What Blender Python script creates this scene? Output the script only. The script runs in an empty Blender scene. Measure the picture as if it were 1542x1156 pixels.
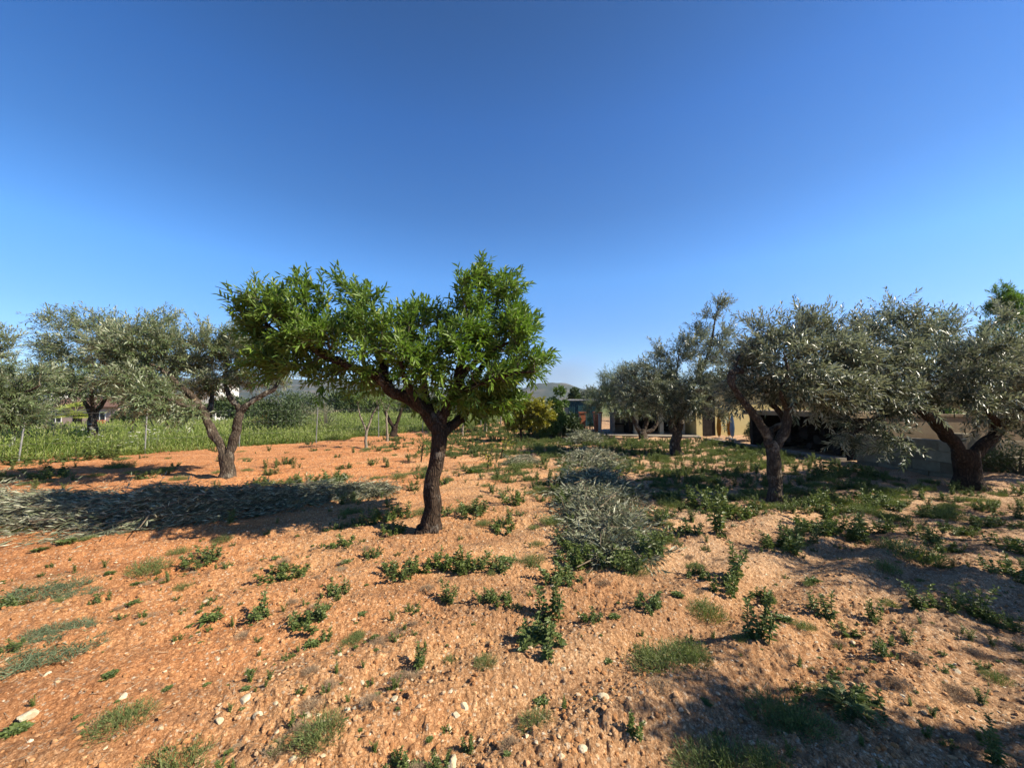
import bpy, math
import numpy as np
from mathutils import Vector

RNG = np.random.default_rng(7)
SC = bpy.context.scene
COL = SC.collection
PI = math.pi

# ------------------------------------------------------------------ camera
F_PX, CX, CY, EYE = 580.0, 771.0, 578.0, 1.6
PITCH = math.radians(2.96)
cam_d = bpy.data.cameras.new('camera')
cam = bpy.data.objects.new('camera', cam_d)
COL.objects.link(cam)
cam.location = (0, 0, EYE)
cam.rotation_euler = (PI / 2 + PITCH, 0, 0)
cam_d.sensor_width = 36.0
cam_d.lens = 36.0 * F_PX / 1542.0
cam_d.clip_start = 0.05
cam_d.clip_end = 9000
SC.camera = cam


def ray(px, py):
    u, v = (px - CX) / F_PX, (CY - py) / F_PX
    return np.array([u, math.cos(PITCH) - v * math.sin(PITCH), math.sin(PITCH) + v * math.cos(PITCH)])


def pt(px, py, Y):
    r = ray(px, py)
    return np.array([0, 0, EYE]) + r * (Y / r[1])


# ------------------------------------------------------------------ noise
def _h(ix, iy, seed):
    n = (ix.astype(np.int64) * 374761393 + iy.astype(np.int64) * 668265263 + seed * 1442695041) & 0xFFFFFFFF
    n = ((n ^ (n >> 13)) * 1274126177) & 0xFFFFFFFF
    n = n ^ (n >> 16)
    return (n & 0xFFFFFF) / float(0xFFFFFF)


def vnoise(x, y, seed=0):
    x0, y0 = np.floor(x), np.floor(y)
    fx, fy = x - x0, y - y0
    fx = fx * fx * (3 - 2 * fx)
    fy = fy * fy * (3 - 2 * fy)
    a, b = _h(x0, y0, seed), _h(x0 + 1, y0, seed)
    c, d = _h(x0, y0 + 1, seed), _h(x0 + 1, y0 + 1, seed)
    return (a + (b - a) * fx) * (1 - fy) + (c + (d - c) * fx) * fy


def fbm(x, y, octv=4, seed=0, gain=0.5):
    s, a, t = 0.0, 1.0, 0.0
    for i in range(octv):
        s = s + a * vnoise(x * 2 ** i + 17.3 * i, y * 2 ** i - 9.1 * i, seed + i)
        t += a
        a *= gain
    return s / t - 0.5


def worley(x, y, seed=0):
    x0, y0 = np.floor(x), np.floor(y)
    best = np.full(x.shape, 9.0)
    idv = np.zeros(x.shape)
    for dx in (-1, 0, 1):
        for dy in (-1, 0, 1):
            cx, cy = x0 + dx, y0 + dy
            qx, qy = cx + _h(cx, cy, seed), cy + _h(cx, cy, seed + 5)
            d = (x - qx) ** 2 + (y - qy) ** 2
            m = d < best
            best = np.where(m, d, best)
            idv = np.where(m, _h(cx, cy, seed + 9), idv)
    return np.sqrt(best), idv


def sstep(a, b, x):
    t = np.clip((x - a) / (b - a), 0, 1)
    return t * t * (3 - 2 * t)


# fence line (x, y): field of tall grass lies on its far (left) side
FENCE = np.array([(-17.5, 7.9), (-13.7, 10.7), (-11.8, 12.4), (-10.1, 14.2), (-8.0, 15.9), (-6.4, 18.6), (-5.0, 21.6),
                  (-3.6, 25.0), (-2.3, 28.6), (-1.2, 32.4), (-0.4, 36.5), (0.2, 41.0)])


def fence_x(y):
    return np.interp(y, FENCE[:, 1], FENCE[:, 0])


def beyond(x, y):
    """metres to the left of the fence line"""
    return fence_x(np.clip(y, 7.9, 41.0)) - x - np.maximum(y - 41, 0) * 0.4


def low_h(x, y):
    x = np.asarray(x, float)
    y = np.asarray(y, float)
    h = 0.16 * fbm(x * 0.16, y * 0.16, 3, 3)
    r = np.hypot(x, y)
    h = h * sstep(2.0, 9.0, r)
    h = h - 1.5 * sstep(14.0, 34.0, beyond(x, y)) * sstep(10, 22, y)
    return h


def clod_h(x, y):
    s = -0.54 * x + 0.84 * y
    t = 0.84 * x + 0.54 * y
    w = fbm(x * 0.5, y * 0.5, 2, 21)
    rut = np.sin((s + 0.22 * w) * 2 * PI / 0.62)
    h = 0.030 * rut * (0.2 + 1.2 * vnoise(s * 0.7, t * 0.2, 41)) + 0.050 * fbm(x * 1.9, y * 1.9, 4, 31)
    m = sstep(0.35, 0.75, vnoise(s * 2.1, t * 0.8, 51))
    d1, i1 = worley(x * 7 + 0.6 * fbm(x * 5, y * 5, 2, 61), y * 7, 71)
    d2, i2 = worley(x * 19 + 0.5 * fbm(x * 14, y * 14, 2, 62), y * 19, 73)
    h = h + (0.2 + 0.8 * m) * 0.022 * i1 ** 3 * np.sqrt(np.clip(1 - (d1 / 0.62) ** 2, 0, 1))
    d3, i3 = worley(x * 43 + 0.5 * fbm(x * 30, y * 30, 2, 63), y * 43, 75)
    h = h + 0.011 * i3 ** 2 * np.sqrt(np.clip(1 - (d3 / 0.6) ** 2, 0, 1))
    h = h + (0.4 + 0.6 * m) * 0.019 * i2 ** 1.5 * np.sqrt(np.clip(1 - (d2 / 0.6) ** 2, 0, 1))
    h = h + 0.018 * fbm(x * 19, y * 19, 4, 81, .6)
    return h


def gh(x, y):
    x = np.atleast_1d(np.asarray(x, float))
    y = np.atleast_1d(np.asarray(y, float))
    r = np.hypot(x, y)
    fade = 1 - sstep(24, 60, r)
    return low_h(x, y) + clod_h(x, y) * (0.15 + 0.85 * fade)


def g1(x, y):
    return float(gh(x, y)[0])


def gp(px, py):
    """ground point seen at a photo position"""
    r = ray(px, py)
    t = EYE / -r[2]
    for _ in range(4):
        x, y = r[0] * t, r[1] * t
        t = (EYE - float(low_h(x, y))) / -r[2]
    return r[0] * t, r[1] * t


# ------------------------------------------------------------------ mesh helpers
class MB:
    """collects vertices and faces and links them as one mesh object"""

    def __init__(s):
        s.v, s.f, s.m, s.a, s.n = [], {3: [], 4: []}, {3: [], 4: []}, [], 0

    def add(s, V, faces, mat=0, rnd=None):
        V = np.asarray(V, float).reshape(-1, 3)
        for Fc in (faces if isinstance(faces, (list, tuple)) else [faces]):
            Fc = np.asarray(Fc, np.int64)
            if Fc.size == 0:
                continue
            k = Fc.shape[1]
            s.f[k].append(Fc + s.n)
            s.m[k].append(np.full(len(Fc), mat, np.int32))
        s.v.append(V)
        s.a.append(np.full(len(V), 0.5) if rnd is None else np.broadcast_to(rnd, (len(V),)))
        s.n += len(V)

    def box(s, lo, hi, mat=0, rnd=None):
        (a, b, c), (d, e, f) = lo, hi
        V = [(a, b, c), (d, b, c), (d, e, c), (a, e, c), (a, b, f), (d, b, f), (d, e, f), (a, e, f)]
        s.add(V, np.array([(0, 3, 2, 1), (4, 5, 6, 7), (0, 1, 5, 4), (1, 2, 6, 5), (2, 3, 7, 6), (3, 0, 4, 7)]), mat, rnd)

    def tube(s, P, R, k=8, mat=0, rough=0.0, seed=0, rnd=None, cap=True):
        V, Q, T = tube(P, R, k, rough, seed, cap)
        s.add(V, [Q, T], mat, rnd)

    def mesh(s, name, smooth=False):
        me = bpy.data.meshes.new(name)
        V = np.concatenate(s.v) if s.v else np.zeros((0, 3))
        q = np.concatenate(s.f[4]) if s.f[4] else np.zeros((0, 4), np.int64)
        t = np.concatenate(s.f[3]) if s.f[3] else np.zeros((0, 3), np.int64)
        mq = np.concatenate(s.m[4]) if s.m[4] else np.zeros(0, np.int32)
        mt = np.concatenate(s.m[3]) if s.m[3] else np.zeros(0, np.int32)
        me.vertices.add(len(V))
        me.vertices.foreach_set('co', V.astype(np.float32).ravel())
        loops = np.concatenate([q.ravel(), t.ravel()]).astype(np.int32)
        me.loops.add(len(loops))
        me.loops.foreach_set('vertex_index', loops)
        nf = len(q) + len(t)
        me.polygons.add(nf)
        st = np.concatenate([np.arange(len(q)) * 4, len(q) * 4 + np.arange(len(t)) * 3]).astype(np.int32)
        me.polygons.foreach_set('loop_start', st)
        me.polygons.foreach_set('material_index', np.concatenate([mq, mt]))
        me.polygons.foreach_set('use_smooth', np.full(nf, bool(smooth)))
        at = me.attributes.new('rnd', 'FLOAT', 'POINT')
        at.data.foreach_set('value', np.concatenate(s.a).astype(np.float32) if s.a else np.zeros(0, np.float32))
        me.update(calc_edges=True)
        return me

    def build(s, name, mats, parent=None, loc=None, smooth=False):
        me = s.mesh(name, smooth)
        for m in (mats if isinstance(mats, (list, tuple)) else [mats]):
            me.materials.append(m)
        o = bpy.data.objects.new(name, me)
        COL.objects.link(o)
        if parent is not None:
            o.parent = parent
        if loc is not None:
            o.location = loc
        return o


def tube(P, R, k=8, rough=0.0, seed=0, cap=True):
    P = np.asarray(P, float)
    n = len(P)
    R = np.broadcast_to(np.asarray(R, float), (n,))
    T = np.gradient(P, axis=0)
    T /= np.linalg.norm(T, axis=1, keepdims=True) + 1e-9
    ref = np.array([1.0, 0, 0]) if abs(T[0][0]) < 0.8 else np.array([0, 1.0, 0])
    N = np.zeros_like(P)
    u = ref - T[0] * (ref @ T[0])
    N[0] = u / np.linalg.norm(u)
    for i in range(1, n):
        u = N[i - 1] - T[i] * (N[i - 1] @ T[i])
        N[i] = u / (np.linalg.norm(u) + 1e-9)
    B = np.cross(T, N)
    a = np.arange(k) * 2 * PI / k
    rr = np.ones((n, k))
    if rough:
        ia = np.arange(k)[None, :] * 1.0
        L = np.concatenate([[0], np.cumsum(np.linalg.norm(np.diff(P, axis=0), axis=1))])[:, None]
        # wrap-around noise: lattice on the circle
        cxx, cyy = np.cos(a)[None, :] * 1.3 + 40, np.sin(a)[None, :] * 1.3 + 40
        base = np.maximum(R.mean() * 4, 0.05)
        rr = rr + rough * 2.0 * (vnoise(cxx + 0 * L + 3 * np.floor(0 * L), cyy + L / base, 90 + seed) - 0.5)
        rr = rr + rough * 1.3 * (vnoise(cxx * 3 + 0 * L, cyy * 3 + L / base * 2.0, 95 + seed) - 0.5)
    V = P[:, None, :] + (R[:, None] * rr)[:, :, None] * (np.cos(a)[None, :, None] * N[:, None, :] + np.sin(a)[None, :, None] * B[:, None, :])
    V = V.reshape(-1, 3)
    i = np.arange(n - 1)[:, None] * k
    j = np.arange(k)[None, :]
    jn = (j + 1) % k
    Q = np.stack([i + j, i + jn, i + k + jn, i + k + j], -1).reshape(-1, 4)
    Tt = np.zeros((0, 3), np.int64)
    if cap:
        V = np.vstack([V, P[0], P[-1]])
        j = np.arange(k)
        Tt = np.concatenate([np.stack([np.full(k, n * k), (j + 1) % k, j], -1),
                             np.stack([np.full(k, n * k + 1), (n - 1) * k + j, (n - 1) * k + (j + 1) % k], -1)])
    return V, Q, Tt


def smooth_path(P, R, n):
    """Catmull-Rom resample"""
    P = np.asarray(P, float)
    R = np.asarray(R, float)
    E = np.vstack([2 * P[0] - P[1], P, 2 * P[-1] - P[-2]])
    m = len(P) - 1
    t = np.linspace(0, m - 1e-6, n)
    i = t.astype(int)
    f = (t - i)[:, None]
    p0, p1, p2, p3 = E[i], E[i + 1], E[i + 2], E[i + 3]
    Q = 0.5 * (2 * p1 + (p2 - p0) * f + (2 * p0 - 5 * p1 + 4 * p2 - p3) * f ** 2 + (3 * p1 - p0 - 3 * p2 + p3) * f ** 3)
    return Q, np.interp(t, np.arange(m + 1), R)


def unit(v):
    return v / (np.linalg.norm(v, axis=-1, keepdims=True) + 1e-9)


def leaves(mb, P, D, U, L, W, rnd, mat=0, fine=False, droop=0.0):
    """leaf blades folded along the midrib: base P, direction D, face normal near U"""
    n = len(P)
    if n == 0:
        return
    L = np.broadcast_to(L, (n,))[:, None]
    W = np.broadcast_to(W, (n,))[:, None]
    D = unit(D)
    S = unit(np.cross(D, U))
    N = np.cross(S, D)
    dz = np.array([0, 0, -1.0])

    def q(t, s, lift=0.0):
        return P + D * L * t + S * W * 0.5 * s + N * W * lift + dz * L * droop * t * t
    if not fine:
        V = np.stack([q(0, 0), q(.5, -1, .16), q(.48, 0, -.12), q(.5, 1, .16), q(1, 0)], 1)
        b = np.arange(n)[:, None] * 5
        Fq = np.concatenate([b + np.array([0, 2, 4, 1]), b + np.array([0, 3, 4, 2])])
        mb.add(V.reshape(-1, 3), [Fq], mat, np.repeat(rnd, 5))
    else:
        V = np.stack([q(0, 0), q(.28, -.85, .16), q(.3, 0, -.1), q(.28, .85, .16),
                      q(.62, -.8, .12), q(.64, 0, -.14), q(.62, .8, .12), q(1, 0, -.05)], 1)
        b = np.arange(n)[:, None] * 8
        Fq = np.concatenate([b + np.array([1, 2, 5, 4]), b + np.array([2, 3, 6, 5])])
        Ft = np.concatenate([b + np.array(x) for x in ((0, 2, 1), (0, 3, 2), (4, 5, 7), (5, 6, 7))])
        mb.add(V.reshape(-1, 3), [Fq, Ft], mat, np.repeat(rnd, 8))


def blades(mb, P, D, L, W, bend, rnd, mat=0):
    """grass blades: three-station ribbons that arch over"""
    n = len(P)
    D = unit(D)
    L = np.broadcast_to(L, (n,))[:, None]
    W = np.broadcast_to(W, (n,))[:, None]
    bend = np.broadcast_to(bend, (n,))[:, None]
    H = D.copy()
    H[:, 2] = 0
    H = unit(H + RNG.normal(0, .05, (n, 3)) * [1, 1, 0])
    S = unit(np.cross(D, np.array([0, 0, 1.0]) + 0 * D) + RNG.normal(0, .4, (n, 3)))

    def c(t):
        return P + D * L * t + (H * .7 - np.array([0, 0, .5])) * L * bend * t * t
    V = np.stack([c(0) - S * W / 2, c(0) + S * W / 2, c(.55) - S * W * .4, c(.55) + S * W * .4, c(1.0)], 1)
    b = np.arange(n)[:, None] * 5
    mb.add(V.reshape(-1, 3), [b + np.array([0, 1, 3, 2]), b + np.array([2, 3, 4])], mat, np.repeat(rnd, 5))


def rnd_dir(n):
    return unit(RNG.normal(0, 1, (n, 3)))


# icosphere templates
def ico(sub=0):
    t = (1 + 5 ** .5) / 2
    V = unit(np.array([(-1, t, 0), (1, t, 0), (-1, -t, 0), (1, -t, 0), (0, -1, t), (0, 1, t), (0, -1, -t), (0, 1, -t), (t, 0, -1), (t, 0, 1), (-t, 0, -1), (-t, 0, 1)], float))
    Fc = np.array([(0, 11, 5), (0, 5, 1), (0, 1, 7), (0, 7, 10), (0, 10, 11), (1, 5, 9), (5, 11, 4), (11, 10, 2), (10, 7, 6), (7, 1, 8),
                   (3, 9, 4), (3, 4, 2), (3, 2, 6), (3, 6, 8), (3, 8, 9), (4, 9, 5), (2, 4, 11), (6, 2, 10), (8, 6, 7), (9, 8, 1)])
    for _ in range(sub):
        V = list(map(tuple, V))
        cache = {}

        def mid(a, b):
            k = (min(a, b), max(a, b))
            if k not in cache:
                v = np.array(V[a]) + np.array(V[b])
                V.append(tuple(v / np.linalg.norm(v)))
                cache[k] = len(V) - 1
            return cache[k]
        nf = []
        for a, b, c in Fc:
            ab, bc, ca = mid(a, b), mid(b, c), mid(c, a)
            nf += [(a, ab, ca), (b, bc, ab), (c, ca, bc), (ab, bc, ca)]
        Fc = np.array(nf)
        V = np.array(V)
    return V, Fc


ICO0, ICO1, ICO2 = ico(0), ico(1), ico(2)


def scatter_rocks(mb, P, size, flat, tmpl, jit, rnd):
    V0, F0 = tmpl
    n, k = len(P), len(V0)
    ang = RNG.uniform(0, 2 * PI, n)
    sc = size[:, None] * np.stack([RNG.uniform(.7, 1.3, n), RNG.uniform(.6, 1.1, n), flat * RNG.uniform(.7, 1.2, n)], 1)
    V = np.broadcast_to(V0, (n, k, 3)) * (1 + RNG.normal(0, jit, (n, k, 1)))
    # knock random flats off
    for _ in range(3):
        d = rnd_dir(n)
        h = RNG.uniform(.45, .8, n)
        dist = np.einsum('nkj,nj->nk', V, d)
        V = V - np.maximum(dist - h[:, None], 0)[:, :, None] * d[:, None, :]
    V = V * sc[:, None, :]
    c, s_ = np.cos(ang)[:, None], np.sin(ang)[:, None]
    V = np.stack([V[..., 0] * c - V[..., 1] * s_, V[..., 0] * s_ + V[..., 1] * c, V[..., 2]], -1) + P[:, None, :]
    Fc = (np.arange(n)[:, None, None] * k + F0[None]).reshape(-1, 3)
    mb.add(V.reshape(-1, 3), [Fc], 0, np.repeat(rnd, k))


# ------------------------------------------------------------------ tagging
def tag(o, label=None, cat=None, group=None, kind=None):
    if label:
        o['label'] = label
    if cat:
        o['category'] = cat
    if group:
        o['group'] = group
    if kind:
        o['kind'] = kind
    return o


def thing(name, label, cat, loc=(0, 0, 0), rz=0.0, group=None):
    o = bpy.data.objects.new(name, None)
    COL.objects.link(o)
    o.empty_display_size = .2
    o.location = loc
    o.rotation_euler = (0, 0, rz)
    return tag(o, label, cat, group)


# ------------------------------------------------------------------ materials
def new_mat(name):
    m = bpy.data.materials.new(name)
    m.use_nodes = True
    nt = m.node_tree
    nt.nodes.clear()
    out = nt.nodes.new('ShaderNodeOutputMaterial')
    return m, nt, out


def nd(nt, typ, **kw):
    n = nt.nodes.new(typ)
    for k, v in kw.items():
        if isinstance(k, str) and hasattr(n, k) and k not in ('inputs',):
            setattr(n, k, v)
    return n


def noise(nt, vec, scale, detail=4, rough=.55, dist=0.0):
    n = nt.nodes.new('ShaderNodeTexNoise')
    n.inputs['Scale'].default_value = scale
    n.inputs['Detail'].default_value = detail
    n.inputs['Roughness'].default_value = rough
    n.inputs['Distortion'].default_value = dist
    nt.links.new(vec, n.inputs['Vector'])
    return n.outputs['Fac']


def ramp(nt, fac, stops):
    r = nt.nodes.new('ShaderNodeValToRGB')
    while len(r.color_ramp.elements) < len(stops):
        r.color_ramp.elements.new(.5)
    for e, (p, c) in zip(r.color_ramp.elements, stops):
        e.position = p
        e.color = (*c, 1) if len(c) == 3 else c
    nt.links.new(fac, r.inputs[0])
    return r.outputs[0]


def mixc(nt, fac, a, b, typ='MIX'):
    m = nt.nodes.new('ShaderNodeMix')
    m.data_type = 'RGBA'
    m.blend_type = typ
    for sock, val in ((m.inputs[0], fac), (m.inputs[6], a), (m.inputs[7], b)):
        if isinstance(val, (int, float)):
            sock.default_value = val
        elif isinstance(val, tuple):
            sock.default_value = (*val, 1)
        else:
            nt.links.new(val, sock)
    return m.outputs[2]


def mth(nt, op, a, b=None):
    m = nt.nodes.new('ShaderNodeMath')
    m.operation = op
    for sock, val in zip(m.inputs, (a, b)):
        if val is None:
            continue
        if isinstance(val, (int, float)):
            sock.default_value = val
        else:
            nt.links.new(val, sock)
    return m.outputs[0]


def coords(nt, which='Object'):
    if which == 'World':
        return nt.nodes.new('ShaderNodeNewGeometry').outputs['Position']
    return nt.nodes.new('ShaderNodeTexCoord').outputs[which]


def bump(nt, h, strength, dist):
    b = nt.nodes.new('ShaderNodeBump')
    b.inputs['Strength'].default_value = strength
    b.inputs['Distance'].default_value = dist
    nt.links.new(h, b.inputs['Height'])
    return b.outputs[0]


def principled(nt, out, col, rough=.8, spec=.3, nrm=None, metal=0.0):
    p = nt.nodes.new('ShaderNodeBsdfPrincipled')
    if isinstance(col, tuple):
        p.inputs['Base Color'].default_value = (*col, 1)
    else:
        nt.links.new(col, p.inputs['Base Color'])
    if isinstance(rough, (int, float)):
        p.inputs['Roughness'].default_value = rough
    else:
        nt.links.new(rough, p.inputs['Roughness'])
    p.inputs['Specular IOR Level'].default_value = spec
    p.inputs['Metallic'].default_value = metal
    if nrm is not None:
        nt.links.new(nrm, p.inputs['Normal'])
    if out is not None:
        nt.links.new(p.outputs[0], out.inputs[0])
    return p.outputs[0]


def leaf_mat(name, top, top2, under, rough=.45, spec=.4, trans=.25, tcol=None, under_f=1.0, rare=None):
    """two-sided leaf: TOP..TOP2 by the leaf's own shade, UNDER on its lower face, some light passes through"""
    def k(c, f=.80):
        return tuple(x * f for x in c)
    top, top2 = k(top), k(top2)
    under = k(under) if under else None
    rare = k(rare) if rare else None
    m, nt, out = new_mat(name)
    a = nt.nodes.new('ShaderNodeAttribute')
    a.attribute_name = 'rnd'
    stops = [(0.0, top), (.9, top2)]
    if rare:
        stops = [(0.0, top), (.86, top2), (.9, rare), (1.0, rare)]
    c = ramp(nt, a.outputs['Fac'], stops)
    if under is not None:
        g = nt.nodes.new('ShaderNodeNewGeometry')
        c = mixc(nt, mth(nt, 'MULTIPLY', g.outputs['Backfacing'], under_f), c, under)
    p = principled(nt, None, c, rough, spec)
    t = nt.nodes.new('ShaderNodeBsdfTranslucent')
    tc = mixc(nt, 1.0, c, tcol or (1.3, 1.5, .5), 'MULTIPLY')
    nt.links.new(tc, t.inputs[0])
    x = nt.nodes.new('ShaderNodeMixShader')
    x.inputs[0].default_value = trans
    nt.links.new(p, x.inputs[1])
    nt.links.new(t.outputs[0], x.inputs[2])
    nt.links.new(x.outputs[0], out.inputs[0])
    return m


def bark_mat(name, dark, light, lich=None, scale=1.0, bstr=.9):
    dark, light = tuple(x * .75 for x in dark), tuple(x * .8 for x in light)
    lich = tuple(x * .75 for x in lich) if lich else None
    m, nt, out = new_mat(name)
    co = coords(nt)
    mp = nt.nodes.new('ShaderNodeMapping')
    mp.inputs['Scale'].default_value = (14 * scale, 14 * scale, 4.5 * scale)
    nt.links.new(co, mp.inputs[0])
    n1 = noise(nt, mp.outputs[0], 1.6, 6, .65, .8)
    v = nt.nodes.new('ShaderNodeTexVoronoi')
    v.feature = 'DISTANCE_TO_EDGE'
    v.inputs['Scale'].default_value = 2.2
    nt.links.new(mp.outputs[0], v.inputs['Vector'])
    crack = ramp(nt, v.outputs['Distance'], [(0, (0, 0, 0)), (.22, (1, 1, 1))])
    c = ramp(nt, n1, [(.3, dark), (.72, light)])
    c = mixc(nt, mth(nt, 'MULTIPLY', mth(nt, 'SUBTRACT', 1.0, crack), .6), c, tuple(x * .45 for x in dark))
    if lich:
        n2 = noise(nt, co, 6 * scale, 5, .6)
        c = mixc(nt, ramp(nt, n2, [(.55, (0, 0, 0)), (.66, (1, 1, 1))]), c, lich)
    h = mth(nt, 'ADD', crack, mth(nt, 'MULTIPLY', n1, 1.4))
    principled(nt, out, c, .92, .15, bump(nt, h, bstr, .012))
    return m


def plain_mat(name, c1, c2, scale=4, rough=.8, spec=.3, bstr=.2, bdist=.004, metal=0.0, detail=6):
    c1, c2 = tuple(x * .72 for x in c1), tuple(x * .74 for x in c2)
    m, nt, out = new_mat(name)
    co = coords(nt)
    n1 = noise(nt, co, scale, detail, .6)
    n2 = noise(nt, co, scale * 9, 4, .6)
    f = mth(nt, 'ADD', mth(nt, 'MULTIPLY', n1, .7), mth(nt, 'MULTIPLY', n2, .3))
    c = ramp(nt, f, [(.35, c1), (.65, c2)])
    principled(nt, out, c, rough, spec, bump(nt, n2, bstr, bdist), metal)
    return m


def soil_mat():
    m, nt, out = new_mat('red_soil')
    w = coords(nt, 'World')
    sep = nt.nodes.new('ShaderNodeSeparateXYZ')
    nt.links.new(w, sep.inputs[0])
    big = noise(nt, w, .55, 5, .6)
    # redder in the west of the plot, browner and paler in the east
    gx = mth(nt, 'MULTIPLY', sep.outputs[0], .085)
    mix = mth(nt, 'ADD', mth(nt, 'MULTIPLY', big, 1.2), mth(nt, 'ADD', gx, -.16))
    base = ramp(nt, mix, [(.10, (.455, .206, .086)), (.44, (.455, .258, .126)), (.82, (.412, .264, .154))])
    fine = noise(nt, w, 22, 6, .7)
    base = mixc(nt, ramp(nt, fine, [(.3, (1, 1, 1)), (.55, (0, 0, 0))]), base, mixc(nt, 1.0, base, (.58, .52, .48), 'MULTIPLY'))
    # pale limestone grit
    v = nt.nodes.new('ShaderNodeTexVoronoi')
    v.inputs['Scale'].default_value = 46
    nt.links.new(w, v.inputs['Vector'])
    gsep = nt.nodes.new('ShaderNodeSeparateColor')
    nt.links.new(v.outputs['Color'], gsep.inputs[0])
    patch = noise(nt, w, 1.6, 4, .6)
    thr = mth(nt, 'SUBTRACT', 1.02, mth(nt, 'MULTIPLY', patch, .36))
    isg = mth(nt, 'MULTIPLY', mth(nt, 'GREATER_THAN', gsep.outputs[0], thr), mth(nt, 'LESS_THAN', v.outputs['Distance'], .42))
    base = mixc(nt, mth(nt, 'MULTIPLY', isg, .8), base, (.50, .38, .26))
    # single grains of many tones
    for sc_, amt in ((95, .75), (190, .6)):
        vg = nt.nodes.new('ShaderNodeTexVoronoi')
        vg.inputs['Scale'].default_value = sc_
        nt.links.new(w, vg.inputs['Vector'])
        gs = nt.nodes.new('ShaderNodeSeparateColor')
        nt.links.new(vg.outputs['Color'], gs.inputs[0])
        tone = ramp(nt, gs.outputs[1], [(0, (.55, .50, .46)), (.3, (.86, .84, .82)), (.7, (1.05, 1.05, 1.05)), (.9, (1.28, 1.36, 1.45)), (1, (1.5, 1.75, 2.0))])
        base = mixc(nt, amt, base, mixc(nt, 1.0, base, tone, 'MULTIPLY'))
    # dry plant litter in dull brown-grey streaks
    mp = nt.nodes.new('ShaderNodeMapping')
    mp.inputs['Rotation'].default_value = (0, 0, -math.atan2(.54, .84))
    mp.inputs['Scale'].default_value = (.35, 1.5, 1)
    nt.links.new(w, mp.inputs[0])
    lit = noise(nt, mp.outputs[0], 2.2, 6, .7)
    base = mixc(nt, ramp(nt, lit, [(.56, (0, 0, 0)), (.72, (.75, .75, .75))]), base, (.19, .115, .07))
    h = mth(nt, 'ADD', noise(nt, w, 40, 7, .75), mth(nt, 'MULTIPLY', fine, 1.1))
    h = mth(nt, 'ADD', h, mth(nt, 'MULTIPLY', isg, .35))
    damp = ramp(nt, noise(nt, mp.outputs[0], .9, 5, .6), [(.38, (.74, .68, .66)), (.56, (1, 1, 1))])
    base = mixc(nt, .8, base, mixc(nt, 1.0, base, damp, 'MULTIPLY'))
    # beyond the plot the ground turns to green and dry fields
    ln = nt.nodes.new('ShaderNodeVectorMath')
    ln.operation = 'LENGTH'
    nt.links.new(w, ln.inputs[0])
    far = ramp(nt, mth(nt, 'MULTIPLY', ln.outputs['Value'], .01), [(.38, (0, 0, 0)), (.55, (1, 1, 1))])
    fields = ramp(nt, noise(nt, w, .02, 5, .6), [(.35, (.07, .095, .03)), (.5, (.12, .13, .05)), (.62, (.24, .19, .10))])
    base = mixc(nt, far, base, fields)
    principled(nt, out, base, .95, .1, bump(nt, h, 1.0, .016))
    return m


M = {}
M['soil'] = soil_mat()
M['clod'] = None
def grain_mat(name, stops):
    stops = [(p, tuple(x * .74 for x in c)) for p, c in stops]
    m, nt, out = new_mat(name)
    a = nt.nodes.new('ShaderNodeAttribute')
    a.attribute_name = 'rnd'
    c = ramp(nt, a.outputs['Fac'], stops)
    n = noise(nt, coords(nt), 60, 5, .6)
    principled(nt, out, mixc(nt, 1.0, c, ramp(nt, n, [(.3, (.75, .72, .7)), (.7, (1.1, 1.1, 1.1))]), 'MULTIPLY'), .92, .15, bump(nt, n, .5, .004))
    return m


M['stone'] = grain_mat('limestone_pebble', [(0, (.46, .27, .14)), (.45, (.60, .42, .25)), (.8, (.72, .56, .37)), (1, (.78, .68, .50))])
M['clod'] = grain_mat('soil_clod', [(0, (.36, .17, .07)), (.5, (.54, .27, .11)), (1, (.62, .37, .19))])
M['stone_pale'] = plain_mat('pale_limestone', (.52, .40, .25), (.78, .68, .48), 14, .9, .2, .5, .008)
M['almond'] = leaf_mat('almond_leaf', (.030, .090, .010), (.215, .315, .038), (.16, .24, .06), .45, .32, .3, (1.2, 1.5, .45), 1.0, (.26, .27, .05))
M['almond_far'] = leaf_mat('young_almond_leaf', (.06, .13, .015), (.15, .23, .03), (.13, .20, .05), .45, .4, .3)
M['olive'] = leaf_mat('olive_leaf', (.020, .034, .016), (.150, .178, .098), (.46, .48, .38), .40, .5, .14, (1.2, 1.3, .8))
M['olive_left'] = leaf_mat('olive_leaf_warm', (.040, .068, .024), (.165, .215, .088), (.43, .465, .32), .42, .5, .16, (1.2, 1.3, .7))
M['cut_olive'] = leaf_mat('cut_olive_leaf', (.045, .060, .027), (.245, .262, .148), (.46, .465, .33), .5, .4, .1, (1.1, 1.2, .8))
M['citrus'] = leaf_mat('citrus_leaf', (.10, .135, .012), (.46, .40, .03), (.30, .29, .05), .4, .5, .3, (1.2, 1.2, .3))
M['weed'] = leaf_mat('weed_leaf', (.055, .092, .022), (.160, .205, .058), (.14, .175, .065), .5, .35, .22)
M['weed_light'] = leaf_mat('light_weed_leaf', (.075, .12, .025), (.16, .20, .05), (.15, .19, .07), .5, .35, .25)
M['wisp'] = leaf_mat('wispy_weed', (.10, .145, .045), (.22, .25, .09), None, .6, .25, .25)
M['mat_grass'] = leaf_mat('grey_green_grass', (.085, .13, .065), (.18, .215, .12), None, .6, .25, .2)
M['field_grass'] = leaf_mat('field_grass', (.10, .17, .028), (.25, .31, .075), None, .55, .25, .35, (1.2, 1.25, .6), 1.0, (.31, .33, .13))
M['bush'] = leaf_mat('bush_leaf', (.03, .06, .016), (.08, .115, .035), (.07, .10, .04), .5, .35, .15)
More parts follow.
